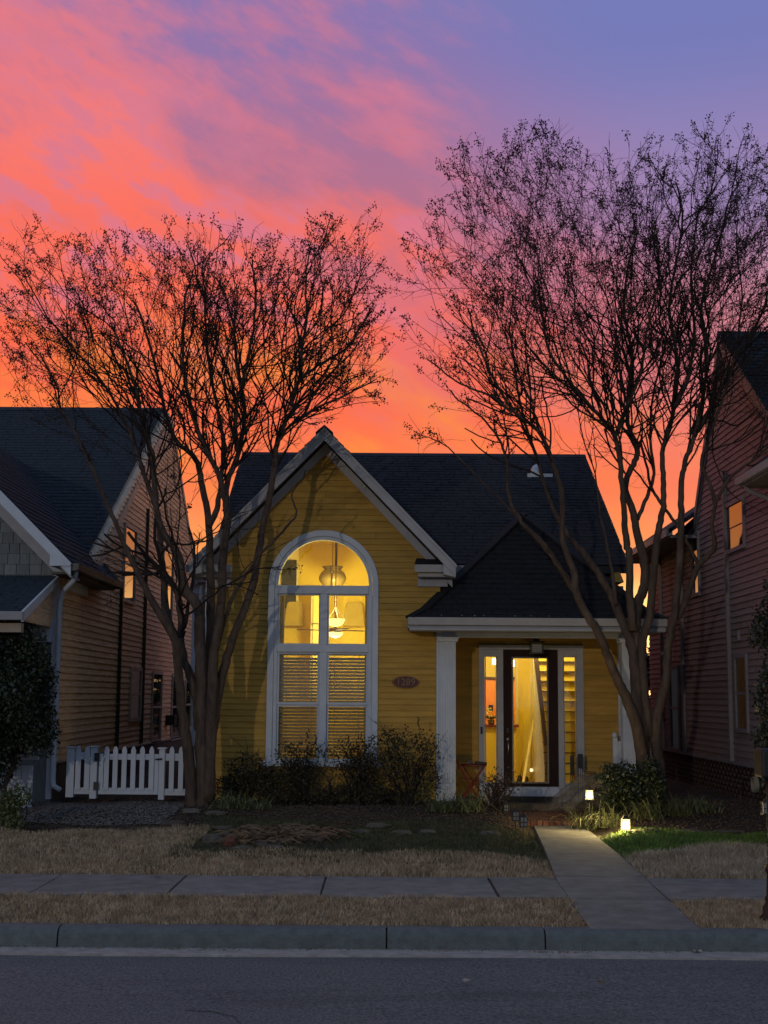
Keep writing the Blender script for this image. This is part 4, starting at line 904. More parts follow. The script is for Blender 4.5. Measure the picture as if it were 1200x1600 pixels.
# ================================================================== RIGHT HOUSE
rh = thing('mauve_house', 'tall red-brown clapboard house with steep dark roof and brick base', 'house', (5.2, 18.5, .3)); bpy.context.view_layer.update()
XR = 5.18; rp = P(1124, 522, 20.1); RRY, RRZ, REX = 20.1, rp[2], rp[0]
rf = P(1197, 652, 17.5); rs = (RRZ-rf[2])/(RRY-17.5); rb = P(1073, 790, 21.9); rs2 = (RRZ-rb[2])/(21.9-RRY)
def right_int(z):
    if z > 4.55:
        y0 = RRY-(RRZ-z)/rs; y1 = RRY+(RRZ-z)/rs2
        y0 = max(y0, 12.) if z > 4.6 else 12.
        return [(max(16.6, y0), y1)] if y1 > y0 else []
    return [(12.5, 26.2)]
planks(right_int, .86, RRZ-.12, .092, lambda a, z, o: (XR-o, a, z), RED, rh)
MB().prism([(XR+.02, 12.5, .1), (XR+.02, 26.2, .1), (XR+.02, 26.2, 4.5), (XR+.02, 21.9, rb[2]-.1), (XR+.02, RRY, RRZ-.08), (XR+.02, 17.0, rf[2]-.55), (XR+.02, 12.5, 4.6)], (.15, 0, 0)).build('side_wall', TRR, rh)
MB().box(XR+.17, XR+8, 26.05, 26.2, .1, 4.5).build('rear_wall', TRR, rh); MB().box(XR+.17, XR+8, 12.5, 12.6, .1, 4.6).build('front_wall', RED, rh)
FBR = mat('brick_foundation', (.085, .05, .045), .9, .35, 10, (1, 1, 3), .7, 20)
fb = MB().box(XR+.01, XR+.05, 12.5, 26.2, .0, .83).build('foundation', MORT, rh); MB().box(XR-.045, XR, 12.5, 26.2, .83, .862).build('water_table', TRR, rh)
bv = []; bf = []; z = .12; r = 0
while z < .80:
    y = 16.4+(.11 if r % 2 else 0)
    while y < 26:
        o = len(bv); j = random.uniform(0, .004); x_ = XR-.012-j; y1_ = y+.205; z1_ = z+.062
        bv += [(x_, y, z), (x_, y1_, z), (x_, y1_, z1_), (x_, y, z1_), (XR+.012, y, z), (XR+.012, y1_, z), (XR+.012, y1_, z1_), (XR+.012, y, z1_)]
        bf += [(o, o+3, o+2, o+1), (o, o+1, o+5, o+4), (o+1, o+2, o+6, o+5), (o+2, o+3, o+7, o+6), (o+3, o, o+4, o+7)]
        y += .218
    z += .074; r += 1
fo = npmesh('bricks', np.array(bv), np.array(bf), FBR, rh, kind='stuff')
# roof
fy0 = 17.2; fz0 = RRZ-(RRY-fy0)*rs
lnf = math.hypot(RRY-fy0, RRZ-fz0)
MB().prism([(REX, fy0, fz0), (REX, RRY, RRZ), (15, RRY, RRZ), (15, fy0, fz0)], (0, 0, -.1)).build('roof_slope', TRR, rh)
by1 = 22.05; bz1 = RRZ-(by1-RRY)*rs2
MB().prism([(REX, by1, bz1), (REX, RRY, RRZ), (15, RRY, RRZ), (15, by1, bz1)], (0, 0, -.1)).build('roof_slope', TRR, rh)
shingles('shingles', (REX-.02, fy0, fz0+.004), (1, 0, 0), (0, (RRY-fy0)/lnf, (RRZ-fz0)/lnf), lambda w: (0, 4.5), lnf, ROOF2, rh, expo=.14, tab=.3, seed=41)
MB().prism([(REX-.03, RRY-.12, RRZ-.09), (REX-.03, RRY, RRZ+.05), (REX-.03, RRY+.12, RRZ-.09)], (9, 0, 0)).build('ridge_cap', ROOF2, rh)
for (y0, z0) in ((fy0, fz0), (by1, bz1)):
    MB().prism([(REX-.002, y0, z0+.01), (REX-.002, RRY, RRZ+.01), (REX-.002, RRY, RRZ-.18), (REX-.002, y0, z0-.18)], (-.02, 0, 0)).build('rake_board', TRR, rh)
    MB().prism([(XR-.015, y0, z0-.08), (XR-.015, RRY, RRZ-.08), (XR-.015, RRY, RRZ-.26), (XR-.015, y0, z0-.26)], (-.022, 0, 0)).build('frieze_board', TRR, rh)
    MB().prism([(REX, y0, z0-.11), (REX, RRY, RRZ-.11), (XR, RRY, RRZ-.11), (XR, y0, z0-.11)], (0, 0, -.01)).build('rake_soffit', TRR, rh)
# rear wing eave
ez = 4.55; MB().add([(4.70, 22.0, ez), (4.70, 26.4, ez), (6.6, 26.4, ez+1.3), (6.6, 22.0, ez+1.3), (4.70, 22.0, ez-.08), (4.70, 26.4, ez-.08), (6.6, 26.4, ez+1.2), (6.6, 22, ez+1.2)], [(0, 1, 2, 3), (7, 6, 5, 4), (0, 4, 5, 1), (1, 5, 6, 2), (3, 7, 4, 0)]).build('rear_roof', ROOF2, rh)
MB().box(4.66, 4.76, 22.0, 26.4, ez-.12, ez+.0).build('gutter', WHT2, rh); MB().box(4.72, XR-.02, 22.0, 26.4, ez-.15, ez-.10).build('soffit', TRR, rh)
# front wing eave at the upper right
fg = P(1158, 747, 17.6); MB().box(4.66, 4.77, 13, 17.65, fg[2]-.10, fg[2]).build('gutter', WHT2, rh)
MB().box(4.72, XR-.02, 13, 17.6, fg[2]-.14, fg[2]-.10).build('soffit', TRR, rh)
MB().add([(4.68, 13, fg[2]), (4.68, 17.65, fg[2]), (7.5, 17.65, fg[2]+2.2), (7.5, 13, fg[2]+2.2)], [(3, 2, 1, 0)]).build('front_roof', ROOF2, rh)
dsu = P(1197, 900, 17.0); yy = 17.15
MB().tube([(4.72, 17.45, fg[2]-.08), (4.78, 17.42, fg[2]-.2), (XR-.07, 17.3, fg[2]-.36), (XR-.06, 17.25, fg[2]-.5), (XR-.06, 17.2, .9)], .035, 8).build('downspout', TRR, rh, smooth=True)
for q in ((1134, 1166, 782, 862), (1084, 1095, 832, 932), (1152, 1171, 1022, 1145), (1049, 1064, 1040, 1174)):
    side_window(rh, XR-.005, -1, *q, 0, trimm=TRR, sash=(q[0] != 1134))
def strip(u, v, x0, w, z0, z1, m, nm, par=rh):
    d_ = _f+(u-600)/F*_R+(800-v)/F*_U; yy = XR/d_[0]*d_[1]; MB().box(XR-x0, XR-.012, yy-w/2, yy+w/2, z0, z1).build(nm, m, par)
strip(1141, 950, .07, .08, .87, 5.2, TRR, 'downspout'); strip(1069, 1000, .06, .08, .87, 4.4, TRR, 'corner_board'); strip(1036, 1000, .06, .08, .87, 4.4, TRR, 'corner_board')
strip(1157, 990, .05, .06, P(1157, 1000, 19.5)[2], P(1157, 985, 19.5)[2], TRR, 'vent_box')
# hose reel at the brick base
hr = thing('garden_hose', 'coiled pale hose on a reel against the dark brick base', 'hose', P(1177, 1228, 18.7)); bpy.context.view_layer.update()
hc = P(1177, 1226, 18.6); b = MB()
for k in range(3): b.tube([(XR-.09-.02*k, hc[1]+.11*math.cos(a), hc[2]+.10*math.sin(a)) for a in np.linspace(0, 2*math.pi, 20)], .010, 6)
fixp(b.build('coil', mat('pale_hose', (.30, .27, .2), .6)), hr)
b = MB().tube([(XR-.08, hc[1]+.9, hc[2]-.55)]+[(XR-.15, hc[1]+.35+.25*math.cos(a), hc[2]-.2+.28*math.sin(a)) for a in np.linspace(-1.5, 1.8, 12)], .012, 6)
fixp(b.build('loose_loop', mat('dark_hose', (.05, .04, .04), .6)), hr)

# ================================================================== PICKET FENCE
def fence_z(u): return .40
fy = 18.05
def FX(u): return P(u, 1200, fy)[0]
def FZv(v): return P(200, v, fy)[2]
def post(par, u0, u1, vt, vb, m=WHT, cap=True):
    x0, x1 = FX(u0), FX(u1); p = bpy.data.objects.new('post', None); b = MB().box(x0, x1, fy-.05, fy+.05, FZv(vb), FZv(vt+3))
    b.box(x0-.015, x1+.015, fy-.065, fy+.065, FZv(vt+3), FZv(vt+1)); n = b.build('post', m, bevel=.004); fixp(n, par); bpy.data.objects.remove(p)
def picket(par, u0, u1, vt, vb, m=WHT, y=0):
    x0, x1 = FX(u0), FX(u1); z0, z1 = FZv(vb), FZv(vt); c_ = (x0+x1)/2; w = (x1-x0)
    pr = [(x0, z0), (x1, z0), (x1, z1-.05), (x1-w*.18, z1-.018), (c_+w*.12, z1), (c_-w*.12, z1), (x0+w*.18, z1-.018), (x0, z1-.05)]
    fixp(MB().prism([(x, fy-.045-y, z) for x, z in pr], (0, .02, 0)).build('picket', m), par)
def rail(par, u0, u1, v0, v1):
    fixp(MB().box(FX(u0), FX(u1), fy-.022, fy+.02, FZv(v1), FZv(v0)).build('rail', WHT), par)
f1 = thing('picket_fence', 'short white picket fence panel between the tan house and the gate', 'fence', (FX(105), fy, .4), 'white picket fencing'); bpy.context.view_layer.update()
post(f1, 105, 117, 1166, 1246); rail(f1, 117, 143, 1176, 1187); rail(f1, 117, 143, 1231, 1241)
for a, b in ((119, 127), (133, 141)): picket(f1, a, b, 1166, 1234)
g1 = thing('picket_gate', 'closed white picket gate with black hinges', 'gate', (FX(150), fy, .4), 'white picket fencing'); bpy.context.view_layer.update()
post(g1, 142, 152.5, 1165, 1248)
rail(g1, 155, 248, 1178, 1187); rail(g1, 155, 248, 1231, 1241)
for u in (163.5, 177, 191, 205, 219, 233.5): picket(g1, u, u+7.5, 1166, 1234)
for a, b in ((155, 162), (241, 248)): fixp(MB().box(FX(a), FX(b), fy-.022, fy+.02, FZv(1231), FZv(1187)).build('stile', WHT), g1)
for v in (1183, 1228): fixp(MB().box(FX(148.5), FX(156), fy-.068, fy-.052, FZv(v+6.5), FZv(v-6.5)).build('hinge', BLK), g1)
fixp(MB().tube([(FX(244), fy-.07, FZv(1186)), (FX(254), fy-.07, FZv(1185))], .012, 6).build('latch', BLK), g1)
f2 = thing('picket_fence', 'white picket fence panel between the gate and the left tree', 'fence', (FX(255), fy, .4), 'white picket fencing'); bpy.context.view_layer.update()
post(f2, 249, 258, 1167, 1249); fixp(MB().box(FX(247), FX(260), fy-.075, fy+.075, FZv(1169.5), FZv(1167.5)).build('post_cap', WHT), f2)
rail(f2, 258, 300, 1177, 1188); rail(f2, 258, 300, 1232, 1242)
for u in (265, 279.5, 293): picket(f2, u, u+7.5, 1166, 1236)
# white boarded panel behind the big bush
f3 = thing('board_fence', 'white vertical board fence half hidden behind the large round bush', 'fence', P(30, 1235, 17.4)); bpy.context.view_layer.update()
for k in range(15):
    x0 = P(-10, 1200, 17.4)[0]+k*.072; 
    if x0+.07 < P(59, 1200, 17.4)[0]: fixp(MB().box(x0, x0+.068, 17.4, 17.42, .28, P(30, 1196, 17.4)[2]).build('board', WHT), f3)
fixp(MB().box(P(-10, 1200, 17.4)[0], P(59, 1200, 17.4)[0], 17.42, 17.45, .95, 1.0).build('rail', WHT), f3)

# ================================================================== TREES
def catmull(pts, n=6):
    pts = [np.array(p, float) for p in pts]; out = []
    for i in range(len(pts)-1):
        p0 = pts[max(i-1, 0)]; p1 = pts[i]; p2 = pts[i+1]; p3 = pts[min(i+2, len(pts)-1)]
        for k in range(n):
            t = k/n; out.append(.5*((2*p1)+(-p0+p2)*t+(2*p0-5*p1+4*p2-p3)*t*t+(-p0+3*p1-3*p2+p3)*t**3))
    out.append(pts[-1]); return np.array(out)
def frusta(P0, P1, R0, R1, n):
    d = P1-P0; d /= np.linalg.norm(d, axis=1, keepdims=True)+1e-9
    ref = np.tile([0.3, .9, .1], (len(d), 1)); x = np.cross(d, ref); x /= np.linalg.norm(x, axis=1, keepdims=True)+1e-9; y = np.cross(d, x)
    m_ = len(d); V = np.empty((m_, 2*n, 3))
    for k in range(n):
        a = 2*math.pi*k/n; o = x*math.cos(a)+y*math.sin(a); V[:, k] = P0+o*R0[:, None]; V[:, n+k] = P1+o*R1[:, None]
    Fq = np.array([(k, (k+1) % n, n+(k+1) % n, n+k) for k in range(n)]); Fa = (np.arange(m_)[:, None, None]*2*n+Fq[None]).reshape(-1, 4)
    return V.reshape(-1, 3), Fa
def make_tree(nm, label, limbs, Y0, focus_px, env_px, depth, seed, ymax, cap, start_v=700, pf=.21, step=.12, nseed=.62):
    r = np.random.default_rng(seed); root = thing(nm, label, 'tree', (*P(limbs[0][0][0][0], 1250, Y0)[:2], .3)); bpy.context.view_layer.update()
    foc = np.array(P(*focus_px, Y0)); ev = [np.array(P(u, v, Y0))-foc for u, v in env_px]
    ang = np.array([math.atan2(e[2], e[0]) for e in ev]); rad = np.array([math.hypot(e[0], e[2]) for e in ev]); o_ = np.argsort(ang); ang = ang[o_]; rad = rad[o_]
    def env(p):
        q = p-foc; a = np.arctan2(q[:, 2], q[:, 0]); R = np.interp(a, ang, rad, left=rad[0]*.8, right=rad[-1]*.8)
        R = (.875 if seed == 5 else .865)*R*(1+.05*np.sin(a*13+seed)+.035*np.sin(a*29+q[:, 1]*4)); return np.sqrt((np.hypot(q[:, 0], q[:, 2])/R)**2+(q[:, 1]/depth)**2)
    trunk = MB(); tips = []
    for li, (px, r0, r1, dy0, dy1) in enumerate(limbs):
        z0 = P(*px[0], Y0)[2]; z1 = P(*px[-1], Y0)[2]
        pts = []
        for (u, v) in px:
            z_ = P(u, v, Y0)[2]; t = (z_-z0)/max(.3, (z1-z0)); pts.append(P(u, v, min(ymax, Y0+dy0+(dy1-dy0)*max(0, t)**1.1)))
        c_ = catmull(pts, 6); n = len(c_)
        if n > 3:
            wob = r.normal(size=(n, 3))*.0045; wob[:, 1] *= .5; c_ = c_+wob
        s_ = np.linspace(0, 1, n); R = r0+(r1-r0)*s_**.8; R = R*(1+.03*np.sin(s_*17+li*2))
        trunk.tube(c_, R, 10)
        for i in range(n-1):
            v_here = c_[i][2]
            if c_[i][2] > P(*focus_px, Y0)[2]+(start_v) :
                d = c_[i+1]-c_[i]; d /= np.linalg.norm(d)
                for rep in range(1):
                    if r.random() < .62:
                        side = r.normal(size=3); side -= d*side.dot(d); side /= np.linalg.norm(side); a = math.radians(r.uniform(22, 50))
                        tips.append((c_[i], d*math.cos(a)+side*math.sin(a), max(.0045, min(R[i]*.55, .013))))
        d = c_[-1]-c_[-2]; d /= np.linalg.norm(d); tips.append((c_[-1], d, r1*.95)); 
        side = r.normal(size=3)*.5; tips.append((c_[-1], d+side*.6, r1*.7))
    trunk.build('trunk', BARK, root, smooth=True); o = root.children[-1]; 
    pos = np.array([t[0] for t in tips]); dr = np.array([t[1]/np.linalg.norm(t[1]) for t in tips]); ra = np.array([t[2] for t in tips])
    S0 = []; S1 = []; A0 = []; A1 = []; T = []; lim = np.where(r.random(len(pos)) < .25, r.uniform(.98, 1.08, len(pos)), r.uniform(.62, .98, len(pos))); pfa = pf
    org = foc-np.array([5., 4., 4.]); VS = .132; grid = np.zeros((80, 62, 100), np.int16)
    for it in range(70):
        if not len(pos): break
        fd = pos-foc; fd /= np.linalg.norm(fd, axis=1, keepdims=True); fd[:, 2] += .25
        nd = dr+fd*.085+r.normal(size=dr.shape)*.15; nd[:, 1] *= .97; nd /= np.linalg.norm(nd, axis=1, keepdims=True)
        np_ = pos+nd*step*r.uniform(.7, 1.2, (len(pos), 1)); 
        np_[:, 1] = np.minimum(np_[:, 1], np.where(np_[:, 2] < 5.9, ymax, 99))
        nr = np.maximum(.0031, ra*.96)
        S0.append(pos); S1.append(np_); A0.append(ra); A1.append(nr)
        e = env(np_); vi = np.clip(((np_-org)/VS).astype(int), 0, np.array(grid.shape)-1); occ = grid[vi[:, 0], vi[:, 1], vi[:, 2]]
        pj = vi.copy(); dens = occ; np.add.at(grid, (vi[:, 0], vi[:, 1], vi[:, 2]), 1)
        alive = (e < lim) & (r.random(len(e)) > .012) & ((dens < 2) | (it < 4)); T.append((np_[~alive], nd[~alive]))
        pos = np_[alive]; dr = nd[alive]; ra = nr[alive]; lim = lim[alive]
        fk = (r.random(len(pos)) < pfa)
        if sum(len(x) for x in S0) > cap: pfa = .02
        if fk.any():
            d = dr[fk]; side = r.normal(size=d.shape); side -= d*(side*d).sum(1, keepdims=True); side /= np.linalg.norm(side, axis=1, keepdims=True)
            a = np.radians(r.uniform(24, 58, (len(d), 1))); cd = d*np.cos(a)+side*np.sin(a)
            pos = np.vstack([pos, pos[fk]]); dr = np.vstack([dr, cd]); cr = np.maximum(.0028, ra[fk]*.78); ra = np.concatenate([ra, cr])
            lim = np.concatenate([lim, np.clip(lim[fk]+r.normal(size=fk.sum())*.10, .6, 1.10)])
    T.append((pos, dr))
    S0 = np.vstack(S0); S1 = np.vstack(S1); A0 = np.concatenate(A0); A1 = np.concatenate(A1)
    TP = np.vstack([t[0] for t in T]); TD = np.vstack([t[1] for t in T])
    # short side spurs
    k = r.integers(0, len(S0), int(len(S0)*.95)); d = S1[k]-S0[k]; d /= np.linalg.norm(d, axis=1, keepdims=True)+1e-9; sd_ = r.normal(size=d.shape)+d*.9; sd_ /= np.linalg.norm(sd_, axis=1, keepdims=True)
    sl_ = r.uniform(.06, .28, (len(k), 1)); sp1 = S1[k]+sd_*sl_*.5; sp2 = sp1+(sd_+r.normal(size=sd_.shape)*.3)*sl_*.5
    S0 = np.vstack([S0, S1[k], sp1]); S1 = np.vstack([S1, sp1, sp2]); z_ = np.full(len(k), .0022); A0 = np.concatenate([A0, z_, z_]); A1 = np.concatenate([A1, z_, z_*.7])
    # seed panicles at the tips
    sel = r.random(len(TP)) < np.where(env(TP) > .72, nseed*1.15, .05)*np.clip((TP[:, 2]-foc[2])/2.2, .15, 1.); tp = TP[sel]; td = TD[sel]; K = 16
    c0 = np.repeat(tp, K, 0); dd = np.repeat(td, K, 0); tt = r.uniform(-.02, .17, (len(c0), 1)); br = r.normal(size=c0.shape); br /= np.linalg.norm(br, axis=1, keepdims=True)
    a0 = c0+dd*tt*.9; a1 = a0+br*r.uniform(.015, .07, (len(c0), 1))
    S0 = np.vstack([S0, a0, tp]); S1 = np.vstack([S1, a1, tp+td*.15]); z_ = np.full(len(a0), .0016); z2 = np.full(len(tp), .002)
    A0 = np.concatenate([A0, z_, z2]); A1 = np.concatenate([A1, z_, z2])
    thick = A0 > .006
    v1, f1_ = frusta(S0[thick], S1[thick], A0[thick], A1[thick], 6); v2, f2_ = frusta(S0[~thick], S1[~thick], A0[~thick], A1[~thick], 3)
    npmesh('branches', v1, f1_, TWIG, root); npmesh('crown', np.vstack([v2]), f2_, TWIG, root)
    c = a1; s_ = r.uniform(.006, .0125, (len(c), 1)); oc = np.array([(1, 0, 0), (-1, 0, 0), (0, 1, 0), (0, -1, 0), (0, 0, 1.2), (0, 0, -1.2)])
    V = (c[:, None]+oc[None]*s_[:, None]).reshape(-1, 3); Fo = np.array([(0, 2, 4), (2, 1, 4), (1, 3, 4), (3, 0, 4), (2, 0, 5), (1, 2, 5), (3, 1, 5), (0, 3, 5)])
    npmesh('seed_heads', V, (np.arange(len(c))[:, None, None]*6+Fo[None]).reshape(-1, 3), SEED, root, kind='stuff')
    print(nm, 'segments', len(S0), 'tips', len(TP), 'seeds', len(c))
    return root
LT = [
 ([(300, 1262), (299, 1236), (293, 1163), (283, 1097), (277, 1027), (272, 996), (239, 942), (219, 903), (200, 865), (183, 822), (160, 770), (130, 700), (95, 640)], .085, .014, 0, -1.0),
 ([(274, 1000), (260, 958), (256, 907), (250, 853), (248, 810), (235, 768), (223, 733), (200, 670), (165, 605), (115, 545)], .06, .014, -.05, .3),
 ([(281, 1010), (283, 985), (279, 934), (264, 903)], .05, .04, -.02, -.05),
 ([(318, 1262), (319, 1240), (316, 1163), (316, 1085), (312, 1008), (310, 950), (289, 919), (277, 865), (254, 830), (243, 787), (239, 717), (227, 675), (210, 600), (180, 520)], .115, .014, 0, -.5),
 ([(312, 1140), (305, 1078), (289, 1035), (281, 996)], .07, .045, 0, -.05),
 ([(322, 1255), (324, 1120), (328, 1027), (330, 969), (328, 892), (326, 818), (316, 760), (305, 717), (274, 686), (256, 635), (240, 560), (215, 480)], .085, .014, .05, .45),
 ([(326, 822), (339, 795), (345, 750), (350, 700), (340, 640), (325, 560), (320, 470)], .045, .014, 0, .5),
 ([(326, 1250), (330, 1120), (334, 1027), (343, 969), (349, 872), (355, 803), (349, 768), (343, 745), (332, 721), (316, 690), (300, 640), (285, 560), (290, 460)], .08, .014, -.05, -.7),
 ([(353, 800), (355, 756), (370, 717), (378, 679), (382, 640), (370, 570), (365, 510), (345, 444)], .045, .014, -.3, .2),
 ([(370, 705), (368, 650), (378, 600), (392, 540), (400, 470), (395, 420)], .03, .012, -.3, -1.0),
 ([(326, 1215), (330, 1155), (341, 1085), (355, 1027), (370, 981), (394, 919), (405, 857), (417, 795), (428, 737), (432, 695), (446, 658), (459, 642), (456, 624), (471, 591), (510, 564), (545, 540), (572, 495)], .075, .013, .05, -.5),
 ([(470, 592), (472, 540), (480, 495), (477, 450), (482, 400)], .026, .010, -.4, -.2),
 ([(343, 1000), (363, 934), (382, 903), (405, 868), (432, 841), (459, 810), (463, 799), (456, 772), (475, 745)], .03, .008, -.1, -.9),
 ([(432, 695), (450, 668), (490, 640), (530, 622), (575, 600)], .028, .009, -.35, -.9),
]
LENV = [(160, 760), (90, 700), (10, 620), (-20, 530), (-10, 440), (60, 388), (110, 352), (190, 345), (310, 325), (425, 352), (490, 362), (568, 362), (615, 430), (630, 520), (610, 590), (560, 660), (500, 715)]
make_tree('crape_myrtle_tree', 'bare multi-stemmed crape myrtle left of the arched window beside the picket fence', LT, 17.6, (322, 850), LENV, 1.9, 5, 18.1, 15000, start_v=.75)
RT = [
 ([(1004, 1275), (1004, 1196), (996, 1140), (984, 1104), (968, 1068), (952, 1032), (936, 992), (912, 952), (900, 924), (896, 892), (880, 844), (878, 772), (872, 748), (856, 700), (836, 668), (804, 644), (770, 590), (740, 520)], .09, .013, 0, -1.0),
 ([(903, 930), (872, 884), (852, 852), (816, 816), (795, 775), (790, 710), (760, 660), (710, 620)], .042, .010, -.2, -.8),
 ([(1006, 1280), (1006, 1190), (996, 1116), (992, 1040), (984, 1000), (964, 952), (956, 932), (932, 892), (908, 860), (888, 836), (862, 790), (840, 720), (815, 640), (800, 540)], .10, .012, 0, .2),
 ([(962, 945), (958, 905), (950, 860), (938, 800), (930, 740)], .03, .010, -.05, .2),
 ([(1008, 1270), (1003, 1150), (998, 1080), (994, 1020), (992, 980), (998, 940), (1008, 908), (1004, 868), (996, 836), (988, 796), (976, 760), (992, 720), (996, 704), (984, 672), (980, 640), (988, 560), (975, 480), (985, 400)], .10, .014, .03, .3),
 ([(990, 985), (984, 930), (984, 876), (980, 852), (976, 820), (974, 780), (968, 712), (960, 680), (948, 664), (920, 632), (885, 590), (855, 540), (842, 450)], .06, .014, -.05, -.9),
 ([(960, 684), (976, 644), (1000, 585), (1010, 520), (1030, 440)], .035, .012, -.3, -.9),
 ([(1012, 1150), (1004, 1052), (1004, 1000), (1016, 960), (1020, 900), (1028, 836), (1036, 792), (1036, 740), (1036, 700), (1052, 640), (1058, 560), (1046, 480), (1062, 380)], .075, .016, .06, -.1),
 ([(996, 812), (1010, 778), (1022, 740), (1016, 690), (1020, 620), (1040, 540)], .032, .012, .2, .6),
 ([(1036, 1280), (1030, 1200), (1024, 1152), (1028, 1112), (1040, 1068), (1044, 1012), (1052, 972), (1060, 900), (1064, 820), (1064, 760), (1072, 720), (1088, 672), (1096, 632), (1105, 560), (1095, 480), (1118, 400)], .085, .015, .1, -.2),
 ([(1060, 965), (1072, 936), (1092, 884), (1116, 856), (1112, 820), (1120, 784), (1140, 748), (1180, 716), (1230, 670)], .05, .012, .08, -.7),
 ([(1118, 788), (1108, 752), (1096, 720), (1120, 650), (1145, 570), (1160, 470)], .03, .011, -.1, -.6),
 ([(1090, 880), (1075, 850), (1060, 824), (1040, 796), (1022, 770)], .026, .02, .1, .1),
 ([(1088, 672), (1120, 620), (1150, 560), (1190, 490), (1215, 400)], .035, .012, -.1, .5),
 ([(1052, 640), (1075, 590), (1085, 520), (1080, 430), (1090, 340)], .035, .012, -.1, .8),
 ([(800, 645), (770, 620), (720, 600), (680, 570)], .02, .009, -.9, -1.1),
 ([(905, 935), (870, 880), (845, 850), (800, 800), (760, 760), (700, 700), (660, 680)], .02, .006, -.2, -1.3),
]
RENV = [(720, 760), (660, 680), (625, 590), (615, 500), (625, 410), (640, 300), (715, 205), (790, 228), (850, 235), (930, 200), (1000, 195), (1095, 205), (1160, 232), (1240, 265), (1340, 330), (1370, 520), (1300, 700)]
make_tree('crape_myrtle_tree', 'bare multi-stemmed crape myrtle right of the front door rising above the porch', RT, 17.6, (1020, 850), RENV, 2.2, 9, 18.05, 22000, start_v=.9)

# ================================================================== SHRUBS
def leaf_cloud(nm, c, rad, n, size, m, parent, r, shell=.5, squash=None, elong=1.6):
    d = r.normal(size=(n, 3)); d /= np.linalg.norm(d, axis=1, keepdims=True); q = r.random(n)**(1/3.)*(1-shell)+shell*r.random(n)**.3
    bump = 1+.18*np.sin(d[:, 0]*5+d[:, 2]*4)+.14*np.sin(d[:, 1]*7-d[:, 2]*6+1)
    p = np.array(c)+d*q[:, None]*bump[:, None]*np.array(rad)
    a = r.normal(size=(n, 3)); a /= np.linalg.norm(a, axis=1, keepdims=True); b = np.cross(a, r.normal(size=(n, 3))); b /= np.linalg.norm(b, axis=1, keepdims=True)+1e-9
    s = size*r.uniform(.6, 1.25, (n, 1)); V = np.stack([p-a*s*elong*.5, p+b*s*.42, p+a*s*elong*.5, p-b*s*.42], 1); V[:, 1] += np.cross(a, b)*s*.15; V[:, 3] += np.cross(a, b)*s*.15
    Fa = (np.arange(n)[:, None, None]*4+np.array([(0, 1, 2, 3)])[None]).reshape(-1, 4)
    return npmesh(nm, V.reshape(-1, 3), Fa, m, parent)
def shrub(label, base, rad, h, n, size, m, seed, stems=12, clumps=7, name='shrub', stemm=None, sparse=1., group=None, spike=0, leafs='leaves'):
    r = np.random.default_rng(seed); z0 = float(gz(base[0], base[1]))-.02; t = thing(name, label, 'shrub', (base[0], base[1], z0), group); bpy.context.view_layer.update()
    b = MB(); cent = []
    for k in range(clumps):
        a = r.uniform(0, 2*math.pi); q = r.uniform(.15, .75); cc = (base[0]+rad[0]*q*math.cos(a), base[1]+rad[1]*q*math.sin(a), z0+h*r.uniform(.22, .84)); cent.append(cc)
    for k in range(stems):
        cc = cent[k % clumps]; e = np.array(cc)+r.normal(size=3)*.08; p0 = np.array([base[0]+r.normal()*.05, base[1]+r.normal()*.05, z0]); mid = (p0*.5+e*.5)+r.normal(size=3)*.04; mid[2] += .03
        c_ = catmull([p0, mid, e], 4); b.tube(c_, np.linspace(.011, .005, len(c_)), 5)
        for j in range(4):
            q = c_[r.integers(3, len(c_))]; e2 = q+np.array([r.normal()*.09, r.normal()*.09, abs(r.normal())*.14]); b.tube([q, e2], [.004, .002], 3)
    for k in range(spike):
        q = np.array(cent[k % clumps]); e2 = q+np.array([r.normal()*.06, r.normal()*.05, h*.3+abs(r.normal())*.10]); b.tube([q, (q+e2)/2+r.normal(size=3)*.01, e2], [.005, .003, .002], 4); leaf_p = e2
        for j in range(5): b.blob(tuple(e2-np.array([r.normal()*.012, 0, j*.025])), (.012, .01, .012), j, 6)
    b.build('stems', stemm or TWIG, t)
    Vs = []; 
    for k, cc in enumerate(cent):
        leaf_cloud(leafs if k == 0 else leafs, cc, (rad[0]*.55, rad[1]*.55, h*.28), n//clumps, size, m, t, r)
    # join the clumps into one part
    obs = [o for o in t.children if o.name.startswith(leafs)]
    V = []; Fa = []; off = 0
    for o in obs:
        vv = np.empty(len(o.data.vertices)*3, np.float32); o.data.vertices.foreach_get('co', vv); V.append(vv.reshape(-1, 3)); ff = np.arange(len(o.data.vertices)).reshape(-1, 4)+off; Fa.append(ff); off += len(o.data.vertices)
    for o in obs: me_ = o.data; bpy.data.objects.remove(o); bpy.data.meshes.remove(me_)
    npmesh(leafs, np.vstack(V), np.vstack(Fa), m, t, kind='stuff')
    return t
def at(u, v, Y): q = P(u, v, Y); return (q[0], Y)
shrub('low dense evergreen shrub between the left tree and the arched window', at(388, 1230, 18.25), (.50, .3), .62, 2600, .028, LEAFM, 1, 16, 9, stemm=TWIG)
shrub('upright twiggy shrub under the left lower pane of the arched window', at(478, 1230, 18.3), (.38, .25), .92, 1700, .028, LEAFM, 2, 22, 9, spike=4)
shrub('upright twiggy shrub under the right lower pane of the arched window', at(556, 1230, 18.3), (.36, .25), .92, 1700, .028, LEAFM, 3, 22, 9, spike=4)
shrub('wide loose shrub below the oval house number', at(636, 1250, 18.1), (.50, .3), .98, 2300, .028, LEAFM, 4, 26, 11, spike=3)
shrub('added low filler shrub darkening the wall below the window sill middle', at(516, 1245, 18.1), (.40, .2), .28, 900, .026, LEAFM, 31, 16, 8)  # this and the next two: shrubs added to darken the bright wall foot
